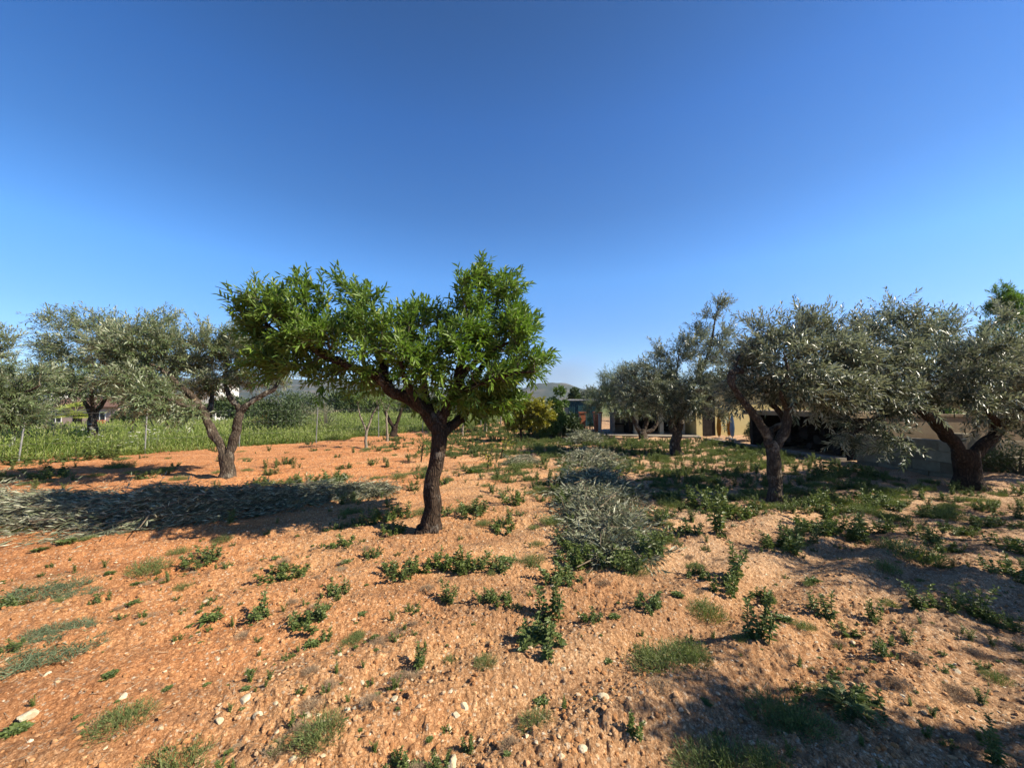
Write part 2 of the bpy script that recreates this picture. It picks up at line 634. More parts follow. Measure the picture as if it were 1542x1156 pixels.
M['bush_grey'] = leaf_mat('grey_bush_leaf', (.07, .085, .045), (.14, .155, .09), (.18, .19, .14), .5, .35, .15)
M['bush_green'] = leaf_mat('fresh_bush_leaf', (.06, .12, .02), (.13, .20, .045), (.11, .17, .05), .5, .35, .25)
M['bush_orange'] = leaf_mat('rust_bush_leaf', (.16, .12, .03), (.33, .19, .05), (.2, .15, .06), .6, .25, .2)
M['pine'] = leaf_mat('fresh_conifer_leaf', (.08, .17, .025), (.19, .30, .055), (.15, .24, .06), .5, .35, .3)
M['palm'] = leaf_mat('palm_leaf', (.16, .22, .03), (.36, .38, .08), (.2, .24, .06), .5, .35, .3)
M['bark_almond'] = bark_mat('almond_bark', (.030, .020, .014), (.105, .068, .045), (.17, .145, .12), 1.0, 1.0)
M['bark_olive'] = bark_mat('olive_bark', (.045, .034, .026), (.165, .125, .09), (.26, .23, .18), .9, .9)
M['bark_dark'] = bark_mat('old_olive_bark', (.022, .016, .012), (.085, .058, .04), None, .8, 1.0)
M['bark_pale'] = bark_mat('pale_young_bark', (.22, .18, .13), (.42, .36, .28), None, 1.4, .4)
M['twig'] = plain_mat('twig', (.11, .10, .065), (.19, .17, .115), 12, .9, .1, .2)
M['dry_twig'] = plain_mat('dry_twig', (.13, .10, .07), (.28, .22, .15), 12, .9, .1, .2)
M['stem'] = plain_mat('green_stem', (.09, .12, .035), (.16, .18, .06), 12, .8, .2, .1)
M['cut_wood'] = plain_mat('cut_wood', (.42, .30, .17), (.60, .46, .28), 20, .8, .2, .2)
M['block'] = None
M['plaster'] = plain_mat('white_plaster', (.68, .65, .60), (.80, .78, .74), 1.2, .85, .2, .15)
M['tan_wall'] = plain_mat('tan_plaster', (.27, .20, .12), (.40, .31, .20), 2.2, .9, .15, .3)
M['yellow_wall'] = plain_mat('yellow_render', (.74, .58, .23), (.84, .69, .32), .9, .85, .2, .2)
M['cream'] = plain_mat('cream_render', (.40, .35, .24), (.50, .45, .33), 1.0, .85, .2, .2)
M['roof_tile'] = plain_mat('roof_tile', (.14, .08, .06), (.22, .13, .095), 5, .9, .15, .5, .02)
M['pink'] = plain_mat('pinkish_render', (.46, .33, .27), (.56, .42, .35), 1.0, .85, .2, .2)
M['dark'] = plain_mat('dark_timber_and_shade', (.018, .014, .012), (.05, .038, .03), 6, .9, .15, .4)  # wood tone, also painted shade on the porch and woodstore walls
M['glass'] = plain_mat('window_glass', (.02, .025, .03), (.035, .04, .05), 2, .12, .5, .0)
M['teal'] = plain_mat('teal_sheet', (.008, .05, .058), (.014, .07, .08), 2.0, .5, .4, .2)
M['white_metal'] = plain_mat('white_metal', (.70, .70, .68), (.80, .80, .78), 3, .5, .4, .05)
M['galv'] = plain_mat('galvanised_steel', (.26, .26, .25), (.42, .42, .40), 10, .5, .5, .1, .002, .6)
M['galv_pale'] = plain_mat('weathered_roof_sheet', (.40, .40, .38), (.56, .56, .54), 4, .7, .3, .1)
M['terracotta'] = plain_mat('terracotta', (.36, .10, .045), (.50, .17, .08), 8, .8, .2, .2)
M['concrete'] = plain_mat('concrete', (.22, .19, .15), (.34, .30, .25), 3, .9, .2, .4)
M['red_plastic'] = plain_mat('red_plastic', (.52, .05, .04), (.62, .08, .06), 4, .4, .5, .05)
M['orange_cloth'] = plain_mat('orange_cloth', (.40, .18, .02), (.55, .28, .04), 8, .8, .2, .3)
M['blue_cloth'] = plain_mat('pale_blue_cloth', (.22, .33, .42), (.34, .46, .54), 8, .8, .2, .3)
M['petal'] = plain_mat('white_petal', (.74, .74, .66), (.82, .82, .74), 9, .7, .2, .0)
M['litter'] = plain_mat('dry_straw', (.26, .17, .10), (.50, .38, .25), 15, .9, .15, .1)


def block_mat():
    m, nt, out = new_mat('limestone_block')
    a = nt.nodes.new('ShaderNodeAttribute')
    a.attribute_name = 'rnd'
    co = coords(nt)
    c = ramp(nt, a.outputs['Fac'], [(0, (.13, .11, .075)), (.5, (.20, .175, .12)), (1, (.27, .24, .17))])
    n = noise(nt, co, 7, 7, .65)
    c = mixc(nt, ramp(nt, n, [(.35, (.6, .6, .6)), (.6, (0, 0, 0))]), c, mixc(nt, 1.0, c, (.6, .56, .5), 'MULTIPLY'))
    principled(nt, out, c, .92, .15, bump(nt, noise(nt, co, 30, 6, .7), .6, .008))
    return m


M['block'] = block_mat()


def hill_mat():
    m, nt, out = new_mat('hill_scrub')
    w = coords(nt, 'World')
    n = noise(nt, w, .012, 8, .62)
    c = ramp(nt, n, [(.36, (.022, .034, .018)), (.5, (.042, .048, .028)), (.62, (.095, .082, .06))])
    principled(nt, out, c, .95, .1)
    return m


M['hill'] = hill_mat()

# ------------------------------------------------------------------ sky, sun
SUN_EL = math.radians(38.5)
SUN_AZ = math.radians(104.0)          # clockwise from +Y (the view direction)
world = bpy.data.worlds.new('World')
SC.world = world
world.use_nodes = True
wt = world.node_tree
wt.nodes.clear()
wo = wt.nodes.new('ShaderNodeOutputWorld')
bg = wt.nodes.new('ShaderNodeBackground')
sky = wt.nodes.new('ShaderNodeTexSky')
sky.sky_type = 'NISHITA'
sky.sun_disc = False
sky.sun_elevation = SUN_EL
sky.sun_rotation = SUN_AZ
sky.altitude = 100
sky.air_density = 1.0
sky.dust_density = 0.0
sky.ozone_density = 3.2
hs = wt.nodes.new('ShaderNodeHueSaturation')
hs.inputs['Saturation'].default_value = 1.15
wt.links.new(sky.outputs[0], hs.inputs['Color'])
# a low bank of grey-white cloud over the far hills
gc = wt.nodes.new('ShaderNodeTexCoord').outputs['Generated']
sepw = wt.nodes.new('ShaderNodeSeparateXYZ')
wt.links.new(gc, sepw.inputs[0])
mpw = wt.nodes.new('ShaderNodeMapping')
mpw.inputs['Scale'].default_value = (1, 1, 2.6)
wt.links.new(gc, mpw.inputs[0])
cn = noise(wt, mpw.outputs[0], 7.0, 7, .6, .3)
hgt = ramp(wt, sepw.outputs[2], [(.0, (1, 1, 1)), (.085, (.9, .9, .9)), (.135, (0, 0, 0))])
azm = ramp(wt, mth(wt, 'ADD', mth(wt, 'MULTIPLY', sepw.outputs[0], 1.0), .5), [(.49, (0, 0, 0)), (.57, (1, 1, 1)), (.64, (1, 1, 1)), (.76, (0, 0, 0))])
cl = mth(wt, 'MULTIPLY', mth(wt, 'MULTIPLY', ramp(wt, cn, [(.36, (0, 0, 0)), (.50, (1, 1, 1))]), hgt), azm)
low = ramp(wt, sepw.outputs[2], [(0.0, (.62, .78, 1.06)), (.10, (.72, .86, 1.12)), (.18, (.70, .90, 1.16)), (.30, (.74, 1.08, 1.34)), (.44, (.53, .85, 1.11)), (.59, (.38, .75, 1.08)), (.72, (.28, .59, .83)), (1.0, (.24, .38, .52))])
clear = mixc(wt, 1.0, hs.outputs[0], low, 'MULTIPLY')
skyc = mixc(wt, mth(wt, 'MULTIPLY', cl, .72), clear, (2.0, 2.65, 3.8))
wt.links.new(skyc, bg.inputs[0])
bg.inputs[1].default_value = 0.0755
wt.links.new(bg.outputs[0], wo.inputs[0])

sd = bpy.data.lights.new('sun', 'SUN')
sun = bpy.data.objects.new('sun', sd)
COL.objects.link(sun)
sd.energy = 5.0
sd.angle = math.radians(.53)
sd.color = (1.0, .90, .73)
to_sun = Vector((math.sin(SUN_AZ) * math.cos(SUN_EL), math.cos(SUN_AZ) * math.cos(SUN_EL), math.sin(SUN_EL)))
sun.rotation_euler = to_sun.to_track_quat('Z', 'Y').to_euler()
sun.location = (30, -10, 30)
SC.view_settings.view_transform = 'Standard'
SC.view_settings.look = 'None'
SC.view_settings.exposure = 1.15
SC.view_settings.gamma = 1.0

# ------------------------------------------------------------------ ground
def build_ground():
    a_in = np.arange(-1.2, 1.2001, .0019)
    a_out = np.linspace(1.2, 2 * PI - 1.2, 60)[1:-1]
    A = np.concatenate([a_in, a_out])
    r = [0.75]
    while r[-1] < 34:
        r.append(r[-1] * 1.0042)
    while r[-1] < 4200:
        r.append(r[-1] * 1.06)
    r = np.array(r)
    RR, AA = np.meshgrid(r, A, indexing='ij')
    X, Y = RR * np.sin(AA), RR * np.cos(AA)
    Z = gh(X.ravel(), Y.ravel())
    V = np.stack([X.ravel(), Y.ravel(), Z], 1)
    n, k = RR.shape
    i = np.arange(n - 1)[:, None] * k
    j = np.arange(k)[None, :]
    jn = (j + 1) % k
    Q = np.stack([i + j, i + k + j, i + k + jn, i + jn], -1).reshape(-1, 4)[:, ::-1]
    mb = MB()
    V = np.vstack([V, [0, 0, g1(0, 0)]])
    j = np.arange(k)
    T = np.stack([np.full(k, n * k), (j + 1) % k, j], -1)
    mb.add(V, [Q, T])
    o = mb.build('ground', M['soil'], smooth=True)
    tag(o, kind='structure')


build_ground()


def rand_ground(n, r0, r1, a0=-60, a1=60, power=1.0):
    """points whose density falls off with distance"""
    r = r0 + (r1 - r0) * RNG.random(n) ** power
    a = np.radians(RNG.uniform(a0, a1, n))
    return r * np.sin(a), r * np.cos(a)


def build_litter():
    # soil clods
    mb = MB()
    x, y = rand_ground(52000, 1.3, 12, power=1.15)
    s = -0.54 * x + 0.84 * y
    keep = vnoise(s * 2.1, (0.84 * x + 0.54 * y) * .8, 51) > RNG.uniform(.15, .7, len(x))
    x, y = x[keep], y[keep]
    sz = .0028 + .018 * RNG.random(len(x)) ** 6
    P = np.stack([x, y, gh(x, y) + sz * .15], 1)
    scatter_rocks(mb, P, sz, .7, ICO0, .10, RNG.random(len(x)))
    tag(mb.build('soil_clods', M['clod'], smooth=False), 'small crumbling orange soil clods strewn over the tilled plot', 'soil clods', kind='stuff')
    # limestone grit and pebbles
    mb = MB()
    x, y = rand_ground(26000, 1.3, 12, power=1.15)
    keep = fbm(x * .8, y * .8, 3, 131) > RNG.uniform(-.25, .12, len(x))
    x, y = x[keep], y[keep]
    sz = .0025 + .015 * RNG.random(len(x)) ** 6
    P = np.stack([x, y, gh(x, y) + sz * .2], 1)
    scatter_rocks(mb, P, sz, .6, ICO0, .16, RNG.random(len(x)))
    tag(mb.build('pebbles', M['stone'], smooth=False), 'pale limestone pebbles and grit strewn over the orange soil', 'pebbles', kind='stuff')
    # dry straw
    mb = MB()
    x, y = rand_ground(15000, 1.3, 11, power=1.1)
    keep = fbm(x * .9, y * .9, 3, 141) > RNG.uniform(-.12, .2, len(x))
    x, y = x[keep], y[keep]
    n = len(x)
    P = np.stack([x, y, gh(x, y) + .004], 1)
    a = RNG.uniform(0, 2 * PI, n)
    D = np.stack([np.cos(a), np.sin(a), RNG.normal(0.02, .12, n)], 1)
    blades(mb, P, D, .02 + .09 * RNG.random(n) ** 2, .0022 + .002 * RNG.random(n), RNG.normal(0, .2, n), RNG.random(n))
    tag(mb.build('dry_straw', M['litter']), 'thin dry straw and twig bits lying on the soil', 'straw', kind='stuff')


build_litter()


# ------------------------------------------------------------------ trees
def bez(a, b, c, n=7):
    t = np.linspace(0, 1, n)[:, None]
    return (1 - t) ** 2 * a + 2 * t * (1 - t) * b + t ** 2 * c


def grow(mb, skel, skel_r, lobes, n_br, shoots, per, sl, leaf, lw, up, mat_leaf=0, mat_twig=1, fine=False, droop=.1,
         shell=.45, spread=.75, twig_r=.010, twig_k=5, whorl=0.0, tip_up=0.0, gap=.0, outv=.55):
    """branches from the limbs SKEL out to points inside LOBES (centre, radii), each clothed in leafy shoots"""
    vol = np.array([np.prod(r) ** .75 for _, r in lobes])
    idx = RNG.choice(len(lobes), n_br, p=vol / vol.sum())
    C = np.array([c for c, _ in lobes])
    R = np.array([r for _, r in lobes])
    T = C[idx] + rnd_dir(n_br) * (RNG.random(n_br)[:, None] ** shell) * R[idx]
    cen = np.average(C, axis=0, weights=vol)
    root = skel[0]
    order = np.argsort(np.linalg.norm(T - root, axis=1))
    S, SR, SD = [np.asarray(skel)], [np.asarray(skel_r)], [unit(np.gradient(np.asarray(skel), axis=0))]
    sp, sd_, sq = [], [], []
    for o in order:
        t = T[o]
        A = np.concatenate(S)
        AR = np.concatenate(SR)
        AD = np.concatenate(SD)
        d = np.linalg.norm(A - t, axis=1)
        cost = d + .8 * np.maximum(A[:, 2] - t[2] + .03, 0) + .25 * (AR < .007)
        k = int(np.argmin(cost))
        a = A[k]
        L = d[k]
        ctrl = a + (t - a) * .45 + AD[k] * L * .18 + np.array([0, 0, up * L]) + RNG.normal(0, .07, 3) * L
        P = bez(a, ctrl, t, 7)
        P[1:-1] += RNG.normal(0, .018, (5, 3)) * min(L, 1)
        r0 = min(AR[k] * .75, twig_r * (1 + .8 * L))
        rr = np.linspace(r0, r0 * .32, 7)
        V, Q, Tt = tube(P, rr, twig_k, 0, 0, False)
        mb.add(V, [Q, Tt], mat_twig, RNG.random())
        S.append(P[1:])
        SR.append(rr[1:])
        SD.append(unit(np.gradient(P, axis=0))[1:])
        m = max(2, int(shoots * (.55 + .6 * min(L, 1.2)) * RNG.uniform(.6, 1.3)))
        ts = RNG.uniform(.25, 1.0, m)
        ts[0] = 1.0
        ii = ts * 6
        i0 = np.minimum(ii.astype(int), 5)
        base = P[i0] + (P[i0 + 1] - P[i0]) * (ii - i0)[:, None]
        bd = unit(P[i0 + 1] - P[i0])
        outd = unit(base - cen)
        dd = unit(.5 * bd + outv * outd + spread * rnd_dir(m) + np.array([0, 0, tip_up]))
        sp.append(base)
        sd_.append(dd)
    sp, sd_ = np.concatenate(sp), np.concatenate(sd_)
    n = len(sp)
    Ls = sl * RNG.uniform(.45, 1.35, n)
    # shoots curve: towards light, then sag
    mid = sp + sd_ * (Ls * .5)[:, None]
    end = mid + unit(sd_ + np.array([0, 0, up * .8]) - np.array([0, 0, droop]) + RNG.normal(0, .2, (n, 3))) * (Ls * .5)[:, None]
    side = unit(np.cross(sd_, rnd_dir(n)))
    w = .0016 if twig_k < 5 else .0022
    V = np.stack([sp - side * w, sp + side * w, mid - side * w, mid + side * w, end], 1)
    b = np.arange(n)[:, None] * 5
    mb.add(V.reshape(-1, 3), [b + np.array([0, 1, 3, 2]), b + np.array([2, 3, 4])], mat_twig, np.repeat(RNG.random(n), 5))
    # leaves along them
    cnt = np.maximum(3, (per * Ls / sl * RNG.uniform(.7, 1.2, n)).astype(int))
    own = np.repeat(np.arange(n), cnt)
    N = len(own)
    k = np.concatenate([np.arange(c) for c in cnt])
    t = (k + .5) / np.repeat(cnt, cnt)
    t = t ** (1 - whorl * .6)
    tt = t[:, None]
    P = (1 - tt) ** 2 * sp[own] + 2 * tt * (1 - tt) * mid[own] + tt ** 2 * end[own]
    ax = unit(np.where(tt < .5, mid[own] - sp[own], end[own] - mid[own]))
    e1 = unit(np.cross(ax, side[own] + .01))
    e2 = np.cross(ax, e1)
    ang = k * 2.4 + RNG.uniform(0, 6.28, n)[own]
    rad = e1 * np.cos(ang)[:, None] + e2 * np.sin(ang)[:, None]
    D = unit(ax * (.55 + .5 * tt) + rad * (.95 - .35 * tt) + RNG.normal(0, .18, (N, 3)) - np.array([0, 0, droop * .5]))
    U = unit(np.array([0, 0, .75]) + .55 * ax + .45 * rnd_dir(N))
    LL = leaf * RNG.uniform(.65, 1.2, N) * (1.05 - .35 * np.abs(t - .4))
    rn = np.clip(.5 * RNG.random(n)[own] + .5 * RNG.random(N), 0, 1)
    leaves(mb, P, D, U, LL, LL * lw * RNG.uniform(.8, 1.15, N), rn, mat_leaf, fine, droop=droop * .5)
    return N


def tree(name, label, cat, base, trunk, limbs, lobes, bark, leafm, twigm='twig', group=None, seed=0, k=14, rough=.22, stubs=(), **kw):
    """trunk: [(pos, radius)...]; limbs: lists of (pos, radius), one mesh each; lobes: (centre, radii)"""
    root = thing(name, label, cat, tuple(base), 0, group)
    base = np.asarray(base, float)

    def limb_mesh(spec, seed_, kk, nm, par, flare=False):
        P = np.array([p for p, _ in spec]) - base
        R = np.array([r for _, r in spec])
        n = max(8, int(np.linalg.norm(np.diff(P, axis=0), axis=1).sum() / max(.02, R.mean() * .35)))
        n = min(n, 70)
        P, R = smooth_path(P, R, n)
        if flare:
            z = P[:, 2]
            R = R * (1 + .26 * np.exp(-np.maximum(z, 0) / (R[0] * .55)))
        P = P + np.stack([.22 * R * (vnoise(np.arange(n) * .31, np.full(n, i * 7.7 + seed_), 5 + seed_) - .5) * 2 for i in range(3)], 1) * (0 if n < 9 else 1)
        b = MB()
        b.tube(P, R, kk, 0, rough, seed_)
        return b.build(nm, [M[bark]], par, smooth=True), P, R
    to, P, R = limb_mesh(trunk, seed, k, 'trunk', root, True)
    SK, SKR = [], []
    for i, l in enumerate(limbs):
        _, P, R = limb_mesh(l, seed + 3 + i, max(7, k - 4), 'limb', to)
        m = int(len(P) * (.3 if i < 99 else 0))
        SK.append(P[m:])
        SKR.append(R[m:])
    if not limbs:
        SK, SKR = [P[len(P) // 2:]], [R[len(P) // 2:]]
    for i, (a, b_, r) in enumerate(stubs):     # sawn-off stubs with a pale cut face
        sb = MB()
        a, b_ = np.asarray(a) - base, np.asarray(b_) - base
        sb.tube(np.linspace(a, b_, 5), np.linspace(r * 1.15, r, 5), 9, 0, rough * .6, seed + 40 + i, cap=True)
        so = sb.build('stub', [M[bark]], to, smooth=True)
        d = unit(b_ - a)
        cb = MB()
        cb.tube(np.array([b_ + d * .001, b_ + d * .006]), [r * .86, r * .84], 9)
        cb.build('cut_face', [M['cut_wood']], so)
    cb = MB()
    lob = [(np.asarray(c) - base, np.asarray(r, float)) for c, r in lobes]
    grow(cb, np.concatenate(SK), np.concatenate(SKR), lob, **kw)
    cb.build('crown', [M[leafm], M[twigm]], root, smooth=False)
    return root


def px_lobes(Y, specs):
    """(px, py, rx_px, ry_px, dY, rY) -> centre, radii in metres"""
    out = []
    for px, py, rx, ry, dy, rY in specs:
        y = Y + dy
        s = y / F_PX
        out.append((pt(px, py, y), (rx * s, rY, ry * s)))
    return out


def limb_px(Y, specs):
    """(px, py, dY, radius) along a limb"""
    return [(pt(px, py, Y + dy), r) for px, py, dy, r in specs]


def foot(px, py):
    x, y = gp(px, py)
    return np.array([x, y, g1(x, y)])


# the almond in the middle of the picture
b = foot(645, 801)
Y = b[1]
ALMOND = b
trunk = [(b + [0, 0, -.12], .145), (b + [0, 0, .02], .128)] + limb_px(Y, [(649, 765, 0, .108), (652, 725, .02, .092), (657, 690, .04, .088), (660, 660, .05, .096), (657, 636, .05, .10)])
limbs = [
    limb_px(Y, [(660, 650, .05, .09), (645, 622, .03, .085), (615, 600, 0, .075), (585, 588, -.05, .066), (565, 565, -.10, .056), (530, 552, -.15, .048), (490, 535, -.22, .042), (450, 512, -.25, .034), (415, 500, -.28, .026), (385, 470, -.3, .018)]),
    limb_px(Y, [(392, 476, -.3, .012), (368, 447, -.32, .007), (345, 438, -.34, .005), (324, 431, -.35, .0025)]),
    limb_px(Y, [(658, 645, .05, .085), (668, 622, .06, .07), (684, 592, .05, .06), (692, 560, .02, .05), (698, 528, -.02, .036), (708, 500, -.03, .022), (702, 478, -.05, .010)]),
    limb_px(Y, [(662, 652, .08, .075), (682, 640, .25, .065), (700, 622, .45, .058), (706, 600, .6, .055), (715, 570, .7, .045), (745, 530, .75, .035), (775, 490, .7, .024)]),
    limb_px(Y, [(655, 642, .05, .06), (630, 610, -.25, .05), (612, 575, -.45, .036), (604, 545, -.55, .022), (612, 525, -.55, .010)]),
    limb_px(Y, [(590, 590, -.03, .05), (575, 545, .2, .04), (560, 515, .4, .024), (552, 490, .45, .010)]),
    limb_px(Y, [(690, 570, .04, .045), (722, 540, .1, .034), (755, 520, .1, .024), (785, 512, .05, .014)]),
    limb_px(Y, [(690, 590, .05, .03), (730, 575, -.15, .022), (775, 562, -.3, .016), (805, 560, -.35, .010)]),
    limb_px(Y, [(655, 640, .1, .055), (640, 590, .4, .045), (640, 550, .65, .030), (646, 525, .7, .012)]),
]
lobes = px_lobes(Y, [
    (400, 450, 24, 26, -.3, .3), (430, 496, 38, 34, -.35, .45), (386, 508, 20, 28, -.3, .25), (398, 545, 24, 26, -.25, .25), (440, 545, 36, 26, -.2, .35), (372, 470, 10, 18, -.3, .15), (470, 562, 26, 14, -.1, .3), (470, 462, 28, 26, -.2, .4), (480, 505, 34, 32, -.4, .35),
    (530, 452, 34, 26, .1, .45), (525, 505, 40, 34, .3, .45), (560, 490, 34, 32, -.4, .35), (490, 548, 40, 20, -.05, .4), (552, 545, 38, 24, -.4, .35),
    (612, 492, 32, 24, -.1, .5), (605, 520, 36, 30, .4, .5), (625, 545, 36, 26, -.45, .35), (592, 562, 30, 18, .1, .4), (656, 498, 32, 26, .3, .5), (655, 525, 38, 32, .0, .5), (650, 570, 36, 22, -.3, .4), (640, 594, 24, 14, .3, .35),
    (708, 434, 28, 28, -.05, .4), (715, 428, 20, 20, .1, .3), (722, 482, 40, 32, .25, .5), (700, 520, 36, 32, -.3, .4), (762, 436, 20, 24, .2, .35), (738, 436, 20, 20, .1, .3), (770, 488, 34, 34, .1, .5), (748, 525, 38, 32, .4, .5), (782, 520, 26, 28, -.25, .35),
    (735, 568, 38, 28, -.1, .45), (772, 560, 26, 26, .2, .35), (700, 588, 32, 22, .4, .4), (745, 600, 30, 22, .55, .45), (745, 602, 32, 22, .4, .45), (712, 612, 28, 16, .6, .4), (712, 610, 28, 16, .4, .4), (765, 590, 24, 26, .3, .35), (690, 604, 22, 18, .3, .35), (430, 562, 22, 16, -.2, .25), (508, 572, 22, 12, -.1, .3), (560, 572, 24, 14, .2, .3), (800, 548, 14, 22, -.3, .2), (822, 576, 10, 12, -.35, .1), (846, 588, 7, 7, -.35, .08)])
tree('almond_tree', 'green almond tree with dark trunk and wide leafy crown in the middle of the plot', 'almond tree', b, trunk, limbs, lobes, 'bark_almond', 'almond',
     seed=1, k=18, rough=.24, n_br=430, shoots=14, per=11, sl=.23, leaf=.104, lw=.31, up=.14, fine=True, droop=.12, whorl=.55, tip_up=.45, twig_r=.011)

OLV = dict(leaf=.114, lw=.24, per=21, sl=.38, droop=.12, up=.15, tip_up=.12, twig_r=.010)

# olive left of the almond
b = foot(342, 720)
Y = b[1]
OLIVE_A = b
trunk = [(b + [0, 0, -.15], .155), (b + [0, 0, .02], .145)] + limb_px(Y, [(341, 700, 0, .13), (340, 684, 0, .125)])
limbs = [
    limb_px(Y, [(340, 694, 0, .09), (330, 668, 0, .082), (318, 645, 0, .08), (306, 622, -.05, .07), (297, 606, -.1, .075), (286, 594, -.2, .06), (262, 572, -.35, .046), (235, 552, -.45, .03), (205, 540, -.5, .014)]),
    limb_px(Y, [(343, 694, 0, .09), (350, 665, .05, .084), (357, 640, .05, .078), (361, 618, .1, .068), (350, 602, .1, .06), (338, 578, .2, .036), (342, 550, .3, .022), (332, 525, .3, .011)]),
    limb_px(Y, [(361, 620, .1, .07), (380, 604, .1, .055), (400, 592, .15, .048), (415, 583, .2, .04), (425, 560, .3, .028), (432, 535, .3, .02)]),
    limb_px(Y, [(310, 628, -.05, .06), (318, 610, .2, .055), (318, 590, .5, .036), (304, 560, .8, .024), (298, 535, 1.0, .012)]),
    limb_px(Y, [(297, 606, -.1, .055), (285, 612, -.4, .045), (255, 602, -.65, .03), (225, 594, -.75, .02), (195, 592, -.8, .012)]),
]
lobes = px_lobes(Y, [
    (215, 520, 40, 32, -.4, .7), (240, 500, 24, 24, 0, .5), (250, 545, 42, 38, 0, .8), (215, 565, 40, 30, -.6, .6), (240, 598, 36, 26, -.6, .6), (300, 530, 32, 32, .5, .6), (340, 525, 32, 32, .4, .7), (375, 525, 26, 36, .3, .6),
    (420, 545, 24, 32, .3, .5), (330, 568, 28, 20, .3, .5), (380, 570, 26, 18, .3, .5), (290, 572, 28, 28, .4, .6), (270, 618, 18, 16, -.6, .35), (190, 605, 24, 20, -.7, .4), (180, 540, 26, 24, -.5, .5)])
tree('olive_tree', 'grey green olive tree with forked trunk at left behind the long heap of cut branches', 'olive tree', b, trunk, limbs, lobes, 'bark_olive', 'olive_left', seed=11,
     n_br=270, shoots=12, stubs=[(pt(300, 610, Y - .1), pt(292, 602, Y - .2), .05)], **OLV)

# a further olive standing in the grass beyond the fence
Y = 14.0
b = pt(138, 660, Y)
b[2] = float(low_h(b[0], Y))
trunk = [(b + [0, 0, -.15], .16), (b + [0, 0, .1], .14), (pt(139, 640, Y), .12), (pt(140, 622, Y), .11)]
limbs = [limb_px(Y, [(140, 628, 0, .08), (125, 600, 0, .06), (112, 570, 0, .04), (105, 540, 0, .02)]), limb_px(Y, [(140, 628, 0, .08), (158, 600, .2, .06), (172, 560, .3, .04), (170, 525, .3, .02)]),
         limb_px(Y, [(140, 625, 0, .07), (138, 590, -.4, .05), (140, 550, -.5, .03), (135, 520, -.5, .015)])]
lobes = px_lobes(Y, [(112, 488, 30, 18, 0, .9), (160, 494, 34, 22, .2, 1.0), (135, 525, 46, 28, 0, 1.2), (185, 545, 36, 30, .2, 1.0), (90, 545, 26, 28, -.2, .8), (150, 570, 44, 26, -.2, 1.1), (100, 580, 24, 18, -.3, .7), (195, 590, 26, 18, 0, .7), (75, 520, 16, 14, 0, .5)])
tree('olive_tree', 'paler olive tree standing in the tall grass beyond the fence at left', 'olive tree', b, trunk, limbs, lobes, 'bark_olive', 'olive_left', seed=15, n_br=260, shoots=11,
     **dict(OLV, leaf=.15, lw=.26, per=14, sl=.5))

# olive at the left edge, its trunk outside the picture
b = foot(-85, 712)
Y = b[1]
trunk = [(b + [0, 0, -.15], .2), (b + [0, 0, .1], .17), (pt(-85, 680, Y), .15), (pt(-80, 655, Y), .14)]
limbs = [limb_px(Y, [(-82, 662, 0, .1), (-60, 625, 0, .08), (-40, 590, .1, .06), (-20, 560, .2, .04), (-10, 530, .2, .02)]),
         limb_px(Y, [(-80, 660, 0, .09), (-55, 635, -.2, .07), (-10, 610, -.3, .05), (40, 590, -.3, .03), (60, 580, -.3, .02)]),
         limb_px(Y, [(-82, 660, 0, .09), (-110, 620, 0, .07), (-130, 570, 0, .04)])]
lobes = px_lobes(Y, [(-15, 530, 24, 36, .1, .5), (-40, 560, 40, 40, .1, .7), (15, 585, 42, 36, -.2, .8), (30, 600, 28, 30, -.2, .6), (62, 560, 20, 20, 0, .4), (-20, 610, 50, 34, -.3, .8), (25, 630, 36, 14, -.3, .4), (-120, 560, 50, 50, 0, .8)])
tree('olive_tree', 'olive tree at the left edge with only its drooping outer twigs in view', 'olive tree', b, trunk, limbs, lobes, 'bark_olive', 'olive_left', seed=21, n_br=190, shoots=11, **OLV)

# right-hand olive with the sawn hooked limb
b = foot(1168, 757)
Y = b[1]
OLIVE_C = b
trunk = [(b + [0, 0, -.12], .135), (b + [0, 0, .02], .125)] + limb_px(Y, [(1168, 735, 0, .098), (1165, 705, 0, .092), (1163, 680, 0, .098), (1160, 664, 0, .095)])
limbs = [
    limb_px(Y, [(1163, 680, 0, .07), (1155, 658, 0, .07), (1140, 632, -.05, .065), (1122, 608, -.1, .056), (1108, 588, -.15, .052), (1101, 572, -.2, .05), (1103, 561, -.2, .05), (1112, 558, -.15, .048)]),
    limb_px(Y, [(1164, 682, 0, .075), (1174, 662, 0, .072), (1184, 640, .03, .068), (1186, 615, .05, .064), (1196, 602, .1, .06), (1212, 575, .3, .034), (1228, 545, .4, .02), (1226, 520, .4, .010)]),
    limb_px(Y, [(1160, 668, .03, .06), (1162, 648, .25, .055), (1180, 632, .35, .05), (1150, 590, .6, .04), (1140, 550, .7, .028), (1150, 520, .7, .018)]),
    limb_px(Y, [(1186, 618, .05, .045), (1176, 590, -.2, .03), (1186, 560, -.35, .02), (1180, 530, -.4, .010)]),
    limb_px(Y, [(1200, 598, .12, .045), (1240, 585, .1, .036), (1275, 575, 0, .026), (1300, 560, -.1, .018)]),
    limb_px(Y, [(1103, 580, -.17, .03), (1112, 540, -.1, .026), (1135, 520, 0, .02), (1160, 500, .1, .014)]),
]
